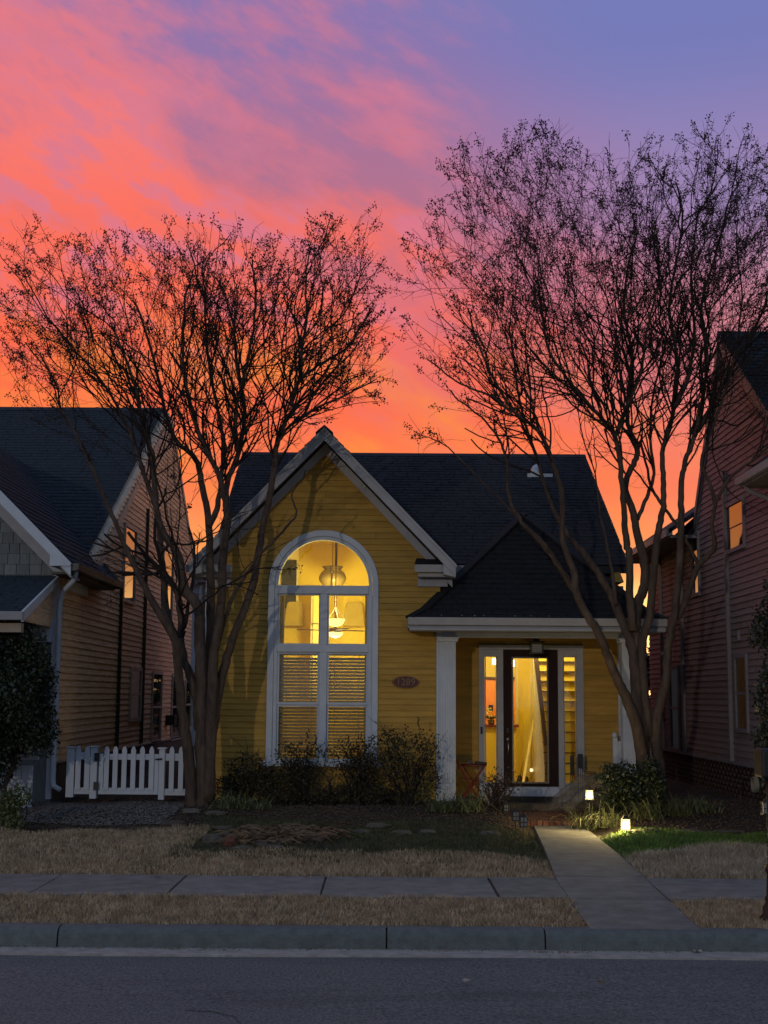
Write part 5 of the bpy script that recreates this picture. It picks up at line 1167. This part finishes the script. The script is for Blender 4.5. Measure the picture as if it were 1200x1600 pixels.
shrub('added low filler shrub darkening the wall below the right end of the window sill', at(592, 1245, 18.1), (.36, .2), .28, 900, .026, LEAFM, 32, 16, 8)
shrub('added low filler shrub darkening the wall between the dense shrub and the first twiggy shrub', at(436, 1245, 18.1), (.36, .2), .32, 900, .026, LEAFM, 33, 16, 8)
shrub('small purplish shrub in front of the door sill', at(778, 1280, 17.5), (.24, .2), .62, 900, .022, mat('purple_leaf', (.05, .03, .03), .7, .5, 20, bump=0), 6, 22, 8)
shrub('clipped dark evergreen shrub at the foot of the right tree', at(985, 1262, 17.3), (.36, .3), .66, 5200, .030, LEAFD, 7, 8, 12)
shrub('dark boxy evergreen shrub behind the lit path light near the right tree', at(1024, 1262, 17.2), (.15, .25), .72, 2600, .030, LEAFD, 8, 8, 8)
shrub('pale leafy young shrub at the left edge below the round bush', at(14, 1290, 15.9), (.22, .22), .48, 900, .035, LEAFL, 9, 9, 6)
# big round bush at left: short leaning trunk and dense crown
bb = thing('round_bush', 'large dark rounded evergreen bush hiding the tan house porch', 'bush', (*at(28, 1240, 16.8), .2)); bpy.context.view_layer.update()
r = np.random.default_rng(21); bc = P(22, 1085, 16.8); tb = P(0, 1262, 16.8)
MB().tube([(tb[0], 16.8, .2), P(8, 1225, 16.8), P(22, 1195, 16.8), P(30, 1120, 16.8)], [.035, .03, .03, .02], 8).tube([P(5, 1240, 16.8), P(-10, 1200, 16.8), P(-15, 1150, 16.8)], [.02, .018, .012], 6).build('trunk', TWIG, bb)
leaf_cloud('crown', (bc[0]-.1, 16.8, bc[2]), (.66, .62, .94), 26000, .036, LEAFD, bb, r, shell=.75)
# holly at the right edge, near the camera
hb_ = thing('holly_bush', 'dark spiky evergreen branches reaching in at the right picture edge', 'bush', (*at(1225, 1200, 14.5), .2)); bpy.context.view_layer.update()
for k, (u, v, ru, rv, n) in enumerate(((1192, 985, 20, 28, 500), (1216, 960, 30, 60, 900), (1205, 1085, 26, 40, 700), (1208, 1155, 28, 50, 900), (1216, 1210, 26, 50, 700), (1222, 1040, 24, 70, 700))):
    q = P(u, v, 14.5); leaf_cloud('foliage', q, (ru/145, .3, rv/145), n, .036, LEAFD, hb_, r, shell=.3)
b = MB(); tbp = P(1232, 1290, 14.5)
b.tube([(tbp[0], 14.5, .15), P(1230, 1150, 14.5), P(1222, 1000, 14.5), P(1215, 900, 14.5)], [.04, .03, .02, .01], 7)
for (u, v) in ((1186, 960), (1180, 1090), (1184, 1160), (1190, 1210)): b.tube([P(1228, v+30, 14.5), P(u, v, 14.5)], [.012, .004], 5)
b.build('stem', TWIG, hb_)
def straps(label, base, n, L_, seed, m=STRAP, spread=1.):
    r = np.random.default_rng(seed); z0 = float(gz(*base)); V = []; Fa = []
    for i in range(n):
        a = r.uniform(0, 2*math.pi); bx_, by_ = base[0]+r.normal()*.10*spread, base[1]+r.normal()*.07*spread; l = L_*r.uniform(.75, 1.5); w = r.uniform(.006, .010); out = r.uniform(.45, 1.1); o = len(V)
        for k in range(6):
            t = k/5; rr_ = l*out*t*1.0; zz_ = z0+l*(1.45*t-1.35*out*t*t)*.85; ww = w*(1-t*.85); x, y = bx_+rr_*math.cos(a), by_+rr_*math.sin(a)
            V += [(x-ww*math.sin(a), y+ww*math.cos(a), zz_), (x+ww*math.sin(a), y-ww*math.cos(a), zz_)]
        Fa += [(o+2*k, o+2*k+1, o+2*k+3, o+2*k+2) for k in range(5)]
    o = npmesh('strap_leaf_plant', np.array(V), np.array(Fa), m); return tag(o, label, 'plant', 'strap-leaved plants along the beds')
for i, (u, v, Y, n, l, lab) in enumerate((
 (360, 1250, 17.3, 90, .30, 'strap-leaved clump at the foot of the left tree'), (395, 1258, 17.3, 60, .24, 'strap-leaved clump in front of the low dense shrub'),
 (688, 1275, 17.2, 110, .30, 'strap-leaved clump in front of the left porch column'), (730, 1275, 17.2, 110, .32, 'strap-leaved clump between the porch column and the purplish shrub'),
 (918, 1275, 17.1, 120, .34, 'strap-leaved clump beside the brick landing under the lit path light'), (952, 1280, 16.8, 120, .33, 'strap-leaved clump just left of the front lit path light'),
 (1010, 1280, 16.9, 120, .33, 'strap-leaved clump right of the front lit path light'), (1055, 1275, 17.1, 110, .33, 'strap-leaved clump below the right tree'), (1095, 1272, 17.3, 80, .3, 'strap-leaved clump nearest the brick base of the mauve house'))):
    straps(lab, at(u, v, Y), n, l, 50+i)

# ================================================================== PATH LIGHTS
def path_light(u, vt, vb, Y, label, lit, e=0, s=1., lean=0):
    x = P(u, vb, Y)[0]; zt_, zb_ = P(u, vt, Y)[2], P(u, vb, Y)[2]; z0 = float(gz(x, Y))-.05; t = thing('path_light', label, 'path light', (x, Y, z0), 'lanterns on stakes along the front walk'); bpy.context.view_layer.update()
    h = zt_-zb_; w = h*.36
    b = MB(); b.lathe((x, Y, zt_), [(w*1.35, -.004), (w*.7, .025), (.008, .04), (.001, .055)], 4) ; fixp(b.build('cap', BLK), t)
    b = MB()
    for sx_ in (-1, 1):
        for sy in (-1, 1): b.box(x+sx_*w-.003, x+sx_*w+.003, Y+sy*w-.003, Y+sy*w+.003, zb_, zt_)
    b.box(x-w, x+w, Y-w-.003, Y-w+.003, (zt_*.45+zb_*.55)-.004, (zt_*.45+zb_*.55)+.004).box(x-.004, x+.004, Y-w-.004, Y-w+.002, zb_, zt_)
    b.box(x-w-.008, x+w+.008, Y-w-.008, Y+w+.008, zb_-.01, zb_); fixp(b.build('cage', BLK), t)
    b = MB().box(x-w+.005, x+w-.005, Y-w+.005, Y+w-.005, zb_+.002, zt_-.006); fixp(b.build('glass', PATHG if lit else FROST), t)
    fixp(MB().tube([(x, Y, zb_-.01), (x, Y, z0)], .009, 6).build('stake', BLK), t)
    if lit: pl_light('path_lamp', (x-.0, Y-w-.035, zb_+h*.35), e*1.6, (1, .74, .30), .02); pl_light('path_lamp', (x-w-.04, Y, zb_+h*.3), e*1.6, (1, .74, .3), .02)
    return t
path_light(977.5, 1279, 1296, 16.1, 'lit path light on the green grass right of the walk', True, 10)
path_light(921, 1234, 1248, 16.75, 'lit path light beside the brick landing', True, 6.5)
path_light(818, 1276, 1291, 15.6, 'unlit path light nearest the street on the left of the walk', False)
path_light(806, 1268, 1281, 16.4, 'unlit path light just behind the front unlit one', False)
path_light(791, 1257, 1267, 17.2, 'unlit leaning path light beside the purplish shrub', False)
t_ = path_light(1198, 1253, 1271, 12.9, 'unlit brown-capped path light at the right edge', False)

# ================================================================== PORCH OBJECTS
bt = thing('bistro_table', 'small round red metal bistro table on the porch behind the left column', 'table', at(738, 1245, 19.1)+(.375,)); bpy.context.view_layer.update()
tq = P(740, 1195, 19.15); tz = tq[2]; tx_ = tq[0]
fixp(MB().lathe((tx_, 19.15, tz), [(.18, -.012), (.185, -.008), (.185, .004), (.18, .008)], 20).build('table_top', FRED), bt)
for i, (a, b) in enumerate(((-.15, .15), (.15, -.15))):
    for s in (-.1, .1): fixp(MB().tube([(tx_+a, 19.15+s, .38), (tx_+b, 19.15+s, tz-.012)], .008, 6).build('leg', FRED), bt)
bc_ = thing('folding_chair', 'red folding bistro chair left of the small red table', 'chair', at(722, 1248, 18.95)+(.375,)); bpy.context.view_layer.update()
cx0, cx1 = P(713, 1190, 18.95)[0], P(752, 1240, 18.95)[0]; ct = P(713, 1186, 18.95)[2]; sz_ = P(735, 1218, 18.95)[2]
for s in (-.0, .32):
    fixp(MB().tube([(cx0, 18.85+s*.6, ct), (cx0+.13, 18.85+s*.6, sz_+.02), (cx1-.03, 18.85+s*.6, .38)], .010, 6).build('side_rail', FRED), bc_)
    fixp(MB().tube([(cx1-.05, 18.87+s*.6, sz_), (cx0+.06, 18.87+s*.6, .38)], .009, 6).build('leg', FRED), bc_)
for k in range(4): fixp(MB().box(cx0+.10+k*.055, cx0+.14+k*.055, 18.85, 19.06, sz_, sz_+.012).build('seat_slat', FRED), bc_)
for k in range(2): z = ct-.04-k*.07; fixp(MB().box(cx0+.01+k*.02, cx0+.02+k*.02, 18.85, 19.05, z-.02, z+.02).build('back_slat', FRED), bc_)
tag(MB().blob((tx_-.06, 19.12, tz+.035), (.05, .04, .035), 3, 10).build('folded_cloth', CLOTH, smooth=True), 'crumpled pale cloth lying on the red bistro table', 'cloth')
tag(MB().box(tx_+.02, tx_+.18, 19.05, 19.2, tz+.009, tz+.045).build('dark_box', BLK, bevel=.005), 'flat dark box on the right side of the red bistro table', 'box')
# white round-backed metal chair end
wc = thing('garden_ornament', 'pale rounded metal garden seat back beside the purplish shrub', 'garden seat', at(755, 1270, 17.9)+(.3,)); bpy.context.view_layer.update()
wq = P(758, 1236, 17.9); WM = mat('pale_metal', (.36, .34, .32), .6, .2, 20)
fixp(MB().blob(wq, (.085, .02, .12), 4, 16, .02).build('back', WM, smooth=True), wc)
fixp(MB().tube([(wq[0]-.05, 17.9, wq[2]-.08), (wq[0]-.09, 17.88, .28)], .008, 6).tube([(wq[0]+.04, 17.92, wq[2]-.1), (wq[0]+.06, 17.95, .28)], .008, 6).build('leg', WM), wc)
# dark metal rack right of the door
ra_ = thing('plant_stand', 'black metal stand with two upright panels right of the door', 'stand', at(900, 1245, 19.2)+(.3,)); bpy.context.view_layer.update()
for (a, b, vt, vb) in ((891, 897.5, 1180, 1222), (903, 911, 1178, 1212)):
    x0, x1 = P(a, 1200, 19.2)[0], P(b, 1200, 19.2)[0]; z1, z0 = P(894, vt, 19.2)[2], P(894, vb, 19.2)[2]
    fixp(MB().box(x0, x1, 19.2, 19.215, z0+.1, z1).build('panel', BLK), ra_)
    for q in (.1, .5, .9): fixp(MB().box(x0+(x1-x0)*q-.004, x0+(x1-x0)*q+.004, 19.2, 19.208, .30, z0+.1).build('bar', BLK), ra_)
fixp(MB().beam(P(911, 1205, 19.2), P(930, 1207, 19.2), .012, .012).build('rail', BLK), ra_)
# frost cloth draped over a plant
def drape(name, label, c, rx_, ry_, h, seed, slide=0):
    r = np.random.default_rng(seed); n, m_ = 60, 22; V = []
    for j in range(m_+1):
        t = j/m_
        for i in range(n):
            a = 2*math.pi*i/n; fold = 1+.26*math.sin(7*a+seed+t)*t+.15*math.sin(13*a+2+3*t)*t+.06*math.sin(23*a)*t; rr_ = math.sin(min(1, t*1.25)*math.pi/2)**.9*fold*(1+.25*max(0, t-.7))
            x = c[0]+rx_*rr_*math.cos(a)+slide*(t**2)*(-1 if math.cos(a) < 0 else 0)*.5; z = c[2]+h*(1-t**1.9)*(1+.22*math.sin(3*a+seed*2)*min(1, t*2))+.02*math.sin(7*a+t*5)+r.normal()*.013; x += r.normal()*.013
            V.append((x, c[1]+ry_*rr_*math.sin(a), z))
    Fa = [(j*n+i, j*n+(i+1) % n, (j+1)*n+(i+1) % n, (j+1)*n+i) for j in range(m_) for i in range(n)]
    o = npmesh(name, np.array(V), np.array(Fa), CLOTH); return tag(o, label, 'plant cover')
q = P(940, 1245, 17.9); drape('frost_cloth', 'wrinkled grey frost cloth draped over a plant behind the clipped shrub', (q[0], 18.0, .34), .27, .25, .42, 2, .8)
shrub('dark twiggy plant under the grey frost cloth', (P(940, 1245, 17.9)[0], 17.9), (.24, .2), .45, 900, .026, LEAFM, 36, 14, 7)
q = P(968, 1200, 18.4); drape('frost_cloth', 'small crumpled grey cloth bundle at the foot of the right porch column', (q[0]-.05, 18.4, .62), .14, .12, .26, 5)
pp = thing('porch_newel', 'short white newel post with rounded cap beside the right porch column', 'post', at(962, 1200, 19.0)+(.3,)); bpy.context.view_layer.update()
x0, x1 = P(958, 1160, 19)[0], P(965, 1160, 19)[0]; z1 = P(960, 1153, 19)[2]
fixp(MB().box(x0, x1, 19, 19.07, .3, z1).build('shaft', WHT), pp); fixp(MB().lathe(((x0+x1)/2, 19.035, z1), [(.03, 0), (.042, .03), (.035, .06), (.01, .08)], 12).build('cap', WHT, smooth=True), pp)
fixp(MB().box(x1, P(974, 1160, 19)[0], 19.02, 19.05, P(960, 1225, 19)[2], P(960, 1158, 19)[2]).build('panel', WHT), pp)
# black ornate post at the right edge (mailbox post)
op = thing('iron_post', 'black ornate cast iron post cut off by the right picture edge', 'post', (*G(1206, 1432, .165)[:2], .165)); bpy.context.view_layer.update()
ob = G(1210, 1436, .165)
fixp(MB().lathe((ob[0], ob[1], .16), [(.11, 0), (.11, .02), (.085, .05), (.085, .09), (.06, .13), (.07, .15), (.055, .18), (.045, .33), (.058, .36), (.058, .38), (.04, .41), (.032, .55), (.03, 1.05)], 16).build('post', BLK, smooth=True), op)
fixp(MB().box(ob[0]-.09, ob[0]+.3, ob[1]-.12, ob[1]+.12, 1.2, 1.42).build('box', BLK, bevel=.02), op)

# ================================================================== STONES, MULCH, GRASS
def stone(u, v, Y, rx_, ry_, rz_, label, seed, m=ROCK, grp='flat stones edging the bed', nm='edging_stone'):
    x = P(u, v, Y)[0]; z = float(gz(x, Y)); o = MB().blob((x, Y, z+rz_*.4), (rx_, ry_, rz_), seed, 10, .22).build(nm, m); return tag(o, label, 'stone', grp)
loc = {338: 'flat edging stone in the bed just right of the left tree', 352: 'flat edging stone in the bed below the low dense shrub', 398: 'flat edging stone in the dark bed left of the dry stalks', 455: 'thin flat stone above the dry stalk mound', 505: 'thin flat stone in the bed below the left twiggy shrub', 565: 'flat stone below the right twiggy shrub', 628: 'flat stone below the wide loose shrub', 668: 'flat stone near the porch column clump', 590: 'rough stone at the bed edge under the arched window right side', 765: 'flat stone just left of the unlit path lights', 270: 'flat stone at the edge of the gravel by the fence', 1010: 'flat edging stone behind the lit path light grass', 1075: 'flat edging stone behind the green grass at right', 1140: 'flat edging stone nearest the right house', 300: 'flat stone at the foot of the left tree'}
for i, (u, v, Y, rx_) in enumerate(((338, 1262, 16.9, .13), (352, 1281, 16.1, .16), (398, 1284, 16.0, .16), (455, 1281, 16.2, .13), (505, 1289, 15.9, .13), (565, 1292, 15.7, .12), (628, 1290, 15.8, .13), (668, 1287, 16.0, .12), (590, 1278, 16.4, .16), (765, 1293, 15.9, .14), (270, 1276, 16.4, .17), (1010, 1296, 16.0, .2), (1075, 1294, 16.1, .22), (1140, 1292, 16.2, .22), (300, 1256, 17.0, .14))):
    stone(u, v, Y, rx_, .10, .035, loc[u], 70+i)
pls = ['angular tan rock at the left end of the dry stalk mound', 'rust red rock beside the tan one at the mound', 'low rock in front of the rust red rock', 'rounded rock at the lower middle of the mound', 'flat rock right of the mound middle', 'small rock at the right end of the mound', 'long flat rock before the dry stalks', 'small pale rock near the mound right side', 'low rock behind the left end of the mound']
for i, (u, v, Y, a, b, c_, m__) in enumerate(((333, 1325, 14.75, .11, .08, .07, ROCK), (360, 1330, 14.55, .08, .06, .06, ROCKR), (380, 1341, 14.25, .13, .07, .035, ROCK), (412, 1336, 14.35, .10, .07, .045, ROCK), (445, 1334, 14.4, .10, .07, .04, ROCK), (490, 1328, 14.5, .09, .07, .03, ROCK), (430, 1342, 14.2, .12, .06, .03, ROCK), (505, 1318, 14.9, .08, .06, .04, ROCK), (352, 1318, 15.0, .09, .07, .05, ROCK))):
    stone(u, v, Y, a, b, c_, pls[i], 100+i, m__, 'rocks around the dry stalk mound', 'rock')
def blades(name, masks, bbox, n, hgt, wid, m, seed, lean=.5, zf=gz, clump=.6, clumpz=1.0):
    r = np.random.default_rng(seed); x = r.uniform(bbox[0], bbox[1], n); y = r.uniform(bbox[2], bbox[3], n)
    k = masks(x, y); x = x[k]; y = y[k]; n = len(x); z = zf(x, y)
    cl = .5+.5*np.sin(x*3.1+1.3*np.sin(y*4))*np.sin(y*5+1.7*np.sin(x*2.3)); kk = r.random(n) < (1-clump*.6*(1-cl)); x, y, z, cl = x[kk], y[kk], z[kk], cl[kk]; n = len(x)
    h = hgt*r.uniform(.45, 1.15, n)*(.7+.5*cl*clumpz); a = r.uniform(0, 2*math.pi, n); w = wid*r.uniform(.6, 1.3, n); b = r.uniform(0, 2*math.pi, n); le = h*lean*r.uniform(.2, 1.4, n)
    p0 = np.stack([x-w*np.cos(a), y-w*np.sin(a), z-.004], 1); p1 = np.stack([x+w*np.cos(a), y+w*np.sin(a), z-.004], 1); mx = np.stack([x+le*.35*np.cos(b), y+le*.35*np.sin(b), z+h*.65], 1); tip = np.stack([x+le*np.cos(b), y+le*np.sin(b), z+h], 1)
    wv = np.stack([w*np.cos(a), w*np.sin(a), w*0], 1)*.7
    V = np.stack([p0, p1, mx+wv, tip, mx-wv], 1).reshape(-1, 3); o = np.arange(n)[:, None]*5
    Fa = np.vstack([np.hstack([o, o+1, o+2]), np.hstack([o, o+2, o+4]), np.hstack([o+4, o+2, o+3])])
    ob_ = npmesh(name, V, Fa, m); ob_['kind'] = 'stuff'; return ob_
vz = lambda x, y: .132+(y-10.06)*.019
def verge_mask(x, y): 
    a = np.interp(y, wly, wlx); b = np.interp(y, wry, wrx); return ((x < a-.01+.03*np.sin(y*20)) | (x > b+.01+.03*np.sin(y*17))) & (y > 10.045+.03*np.sin(x*9)+.02*np.sin(x*31)) & (y < 11.285+.025*np.sin(x*7)+.02*np.sin(x*27))
tag(blades('dry_grass', verge_mask, (-5, 5, 10.02, 11.31), 84000, .046, .0026, BLADE, 1, .9, vz, clump=1.), 'dry tan grass strip between the kerb and the sidewalk', 'grass', kind='stuff')
tag(blades('dry_grass', lambda x, y: dry_mask(x, y) & (x < 2) & (walkmask(x, y) < -.02), (-6, 2.2, 12.46, 16.4), 125000, .05, .003, BLADE, 2, .9, clump=1.), 'dry tan lawn left of the front walk', 'grass', kind='stuff')
tag(blades('dry_grass', lambda x, y: dry_mask(x, y) & (x > 2) & (walkmask(x, y) < -.02), (2, 6.5, 12.5, 15.6), 60000, .08, .0032, BLADEP, 3, 1.3), 'shaggy pale dry grass mound right of the front walk', 'grass', kind='stuff')
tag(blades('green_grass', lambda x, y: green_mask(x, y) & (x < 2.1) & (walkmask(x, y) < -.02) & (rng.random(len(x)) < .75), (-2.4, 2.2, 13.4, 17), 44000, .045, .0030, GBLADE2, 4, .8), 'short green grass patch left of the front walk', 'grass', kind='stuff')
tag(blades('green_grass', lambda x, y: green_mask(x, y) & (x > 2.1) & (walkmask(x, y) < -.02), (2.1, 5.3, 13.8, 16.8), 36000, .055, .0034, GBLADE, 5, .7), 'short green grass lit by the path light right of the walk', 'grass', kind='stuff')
# brown thatch mixed into the green and mulch bits
def chips(name, mask, bbox, n, size, m, seed, lab, cat, flat=.4, zf=gz):
    r = np.random.default_rng(seed); x = r.uniform(bbox[0], bbox[1], n); y = r.uniform(bbox[2], bbox[3], n); k = mask(x, y); x, y = x[k], y[k]; n = len(x)
    c = np.stack([x, y, zf(x, y)+size*.25], 1); s = size*r.uniform(.4, 1.3, (n, 3)); s[:, 2] *= flat; a = r.uniform(0, 2*math.pi, n)
    oc = np.array([(1, 0, 0), (-.9, .1, 0), (.1, 1, 0), (0, -1, .1), (.1, 0, 1), (0, 0, -1)]); V = oc[None]*s[:, None]; ca, sa = np.cos(a)[:, None], np.sin(a)[:, None]; vx_ = V[:, :, 0]*ca-V[:, :, 1]*sa; vy_ = V[:, :, 0]*sa+V[:, :, 1]*ca; V[:, :, 0] = vx_; V[:, :, 1] = vy_; V = V+c[:, None]
    Fo = np.array([(0, 2, 4), (2, 1, 4), (1, 3, 4), (3, 0, 4), (2, 0, 5), (1, 2, 5), (3, 1, 5), (0, 3, 5)])
    return tag(npmesh(name, V.reshape(-1, 3), (np.arange(n)[:, None, None]*6+Fo[None]).reshape(-1, 3), m), lab, cat, kind='stuff')
chips('gravel', lambda x, y: (walkmask(x, y) < -.1), (-4.6, -2.55, 16.4, 18.2), 5200, .022, PEB, 1, 'grey gravel bed in front of the white picket fence', 'gravel')
MUL = mat('mulch', (.05, .032, .024), .9, .5, 20, bump=0, col2=(.09, .06, .045))
chips('mulch', lambda x, y: ~dry_mask(x, y) & ~green_mask(x, y) & (walkmask(x, y) < -.05) & ((x < 1.7) | (x > 2.9)), (-4.6, 5.1, 14.2, 19), 16000, .022, MUL, 2, 'dark bark mulch covering the planting beds', 'mulch', .5)
LIT = mat('leaf_litter', (.10, .065, .04), .9, .5, 8, bump=0, col2=(.2, .14, .09))
chips('leaf_litter', lambda x, y: (walkmask(x, y) < -.02) & (np.sin(x*1.9+y*3)+np.sin(x*4.7-y) > -.4), (-4.6, 5.1, 12.55, 16.5), 900, .030, LIT, 5, 'scattered brown leaf litter on the lawn', 'leaf litter', .25)
chips('gutter_grit', lambda x, y: (y > 9.86-.10*np.abs(np.sin(x*1.3)*np.sin(x*3.7))), (-5, 5, 9.68, 9.875), 2600, .009, LIT, 6, 'grit and leaf crumbs along the foot of the kerb', 'grit', .6, lambda x, y: np.full(len(x), .010))
tag(blades('green_weeds', lambda x, y: (np.sin(x*2.9+1)+np.sin(y*6.1+x)+np.sin(x*7.3-y*3) > 1.75) & (walkmask(x, y) < -.05), (-5, 1.8, 12.6, 14.6), 16000, .035, .0034, GBLADE2, 14, 1.), 'small green weeds scattered through the dry lawn', 'weeds', kind='stuff')
# dry stalks mound
r = np.random.default_rng(8); V = []; Fa = []
for i in range(700):
    a = r.uniform(0, 2*math.pi); q = r.random()**.7; x = -1.05+.62*q*math.cos(a); y = 14.9+.6*q*math.sin(a); z = float(gz(x, y))+r.uniform(0, .04); b_ = r.uniform(0, 6.28); l = r.uniform(.1, .32); o = len(V); w = .004
    for k in range(4):
        t = k/3; V += [(x+l*t*math.cos(b_), y+l*t*math.sin(b_)-w, z+.05*math.sin(t*3)*r.uniform(.3, 1)), (x+l*t*math.cos(b_), y+l*t*math.sin(b_)+w, z+.05*math.sin(t*3)*r.uniform(.3, 1)+.004)]
    Fa += [(o+2*k, o+2*k+1, o+2*k+3, o+2*k+2) for k in range(3)]
tag(npmesh('dry_stalks', np.array(V), np.array(Fa), STALK), 'heap of dry brown stalks among rocks in the lawn', 'stalks', kind='stuff')
# fallen leaves
LF = mat('fallen_leaf_brown', (.16, .09, .05), .8, .3, 20, bump=0); LFP = mat('fallen_leaf_pale', (.34, .29, .24), .8, .2, 20, bump=0)
def fallen(u, v, z, size, label, m, seed, wall=False):
    rr = random.Random(seed); q = G(u, v, z); n = 14; prof = [1, .7, .85, .55, .6, .5, .95, .7, .75, .5, .8, .6, .55, .65]
    pts = []; rot = rr.uniform(0, 6)
    for k in range(n):
        a = 2*math.pi*k/n+rot; rd_ = size*prof[k]*rr.uniform(.8, 1.1)
        pts.append((q[0]+rd_*math.cos(a), q[1]+(rd_*math.sin(a) if not wall else -.004), z+(abs(rr.gauss(0, .008))+.006 if not wall else rd_*math.sin(a)*.8+.0)))
    b = MB(); c_ = (q[0], q[1]-(.01 if wall else 0), z+.008); b.add([c_]+pts, [(0, k+1, (k+1) % n+1) for k in range(n)])
    return tag(b.build('fallen_leaf', m), label, 'leaf', 'fallen leaves on the street')
fallen(728, 1534, .03, .045, 'pale curled fallen leaf on the asphalt in line with the front door', LFP, 1); fallen(940, 1538, .03, .035, 'thin brownish leaf on the asphalt right of the pale curled leaf', LF, 2)
fallen(751, 1481, .014, .045, 'fallen leaf in the gutter below the walk left edge', LFP, 3); fallen(1089, 1488, .014, .05, 'pale fallen leaf in the gutter at the right', LFP, 4); fallen(876, 1483, .014, .03, 'tiny pale leaf in the gutter below the walk', LFP, 5)
fallen(665, 1482, .014, .03, 'tiny brown leaf in the gutter just right of the kerb joint', LF, 6); o = fallen(495, 1473, .05, .075, 'large dark oak leaf stuck against the kerb face', mat('dark_leaf', (.03, .022, .018), .8, bump=0), 7, True); o.location.y -= 0.0
fallen(110, 1475, .014, .04, 'small pale leaf in the gutter near the left kerb joint', LFP, 8); fallen(502, 1411, .21, .04, 'dark curled leaf lying in the verge grass', LF, 9); fallen(480, 1370, .18, .04, 'curled leaf on the sidewalk far edge', LF, 10); fallen(247, 1371, .18, .04, 'brown leaf on the sidewalk left part', LF, 11)
fallen(956, 1283+16, .165, .03, 'small pale leaf on the front walk', LFP, 12)

# ================================================================== BEHIND THE HOUSES
gr = thing('sky_blocker', 'added low building behind the yellow house, blocking sky reflections in side windows', 'sky_blocker', (1.2, 33, .2)); bpy.context.view_layer.update()  # unseen building added to keep bright sky out of side-window reflections
MB().box(-2.3, 4.75, 33, 38, .2, 3.3).build('wall', TRL, gr); MB().prism([(-2.5, 32.7, 3.3), (-2.5, 35.5, 4.3), (-2.5, 38.3, 3.3)], (7.4, 0, 0)).build('roof', ROOF, gr); MB().box(-.5, 2.5, 32.96, 33.0, .2, 2.4).build('door', WHT2, gr)
gh = thing('grey_house', 'pale grey blue house far back between the tan and yellow houses', 'house', (-5.5, 38, .2)); bpy.context.view_layer.update()
GB = mat('pale_blue_grey_siding', (.30, .34, .38), .8, .15, 5, (1, 1, 6))
MB().box(-9, -3.4, 38, 46, .2, 4.9).build('wall', GB, gh); MB().prism([(-9.3, 37.7, 4.9), (-9.3, 42, 6.1), (-9.3, 46.3, 4.9)], (6.1, 0, 0)).build('roof', ROOF, gh)
for z in (1.2, 3.4): MB().box(-5.3, -4.6, 37.96, 38, z, z+1.2).build('window', DKWIN, gh)
r = np.random.default_rng(77)
for i, (x, y, rx_, hz, lab) in enumerate(((-3.6, 44, 3.2, 3.0, 'dark distant tree filling the gap left of the yellow house'), (8.2, 46, 4.0, 3.0, 'dark distant tree low in the gap right of the yellow house'))):
    t_ = thing('distant_tree', lab, 'tree', (x, y, .2)); bpy.context.view_layer.update()
    MB().tube([(x, y, .2), (x+.1, y, 1.6), (x, y, 3)], [.18, .14, .08], 8).build('trunk', TWIG, t_)
    leaf_cloud('crown', (x, y, 2.0), (rx_, 1.5, hz*.62), 5000, .2, LEAFD, t_, r, shell=.5)
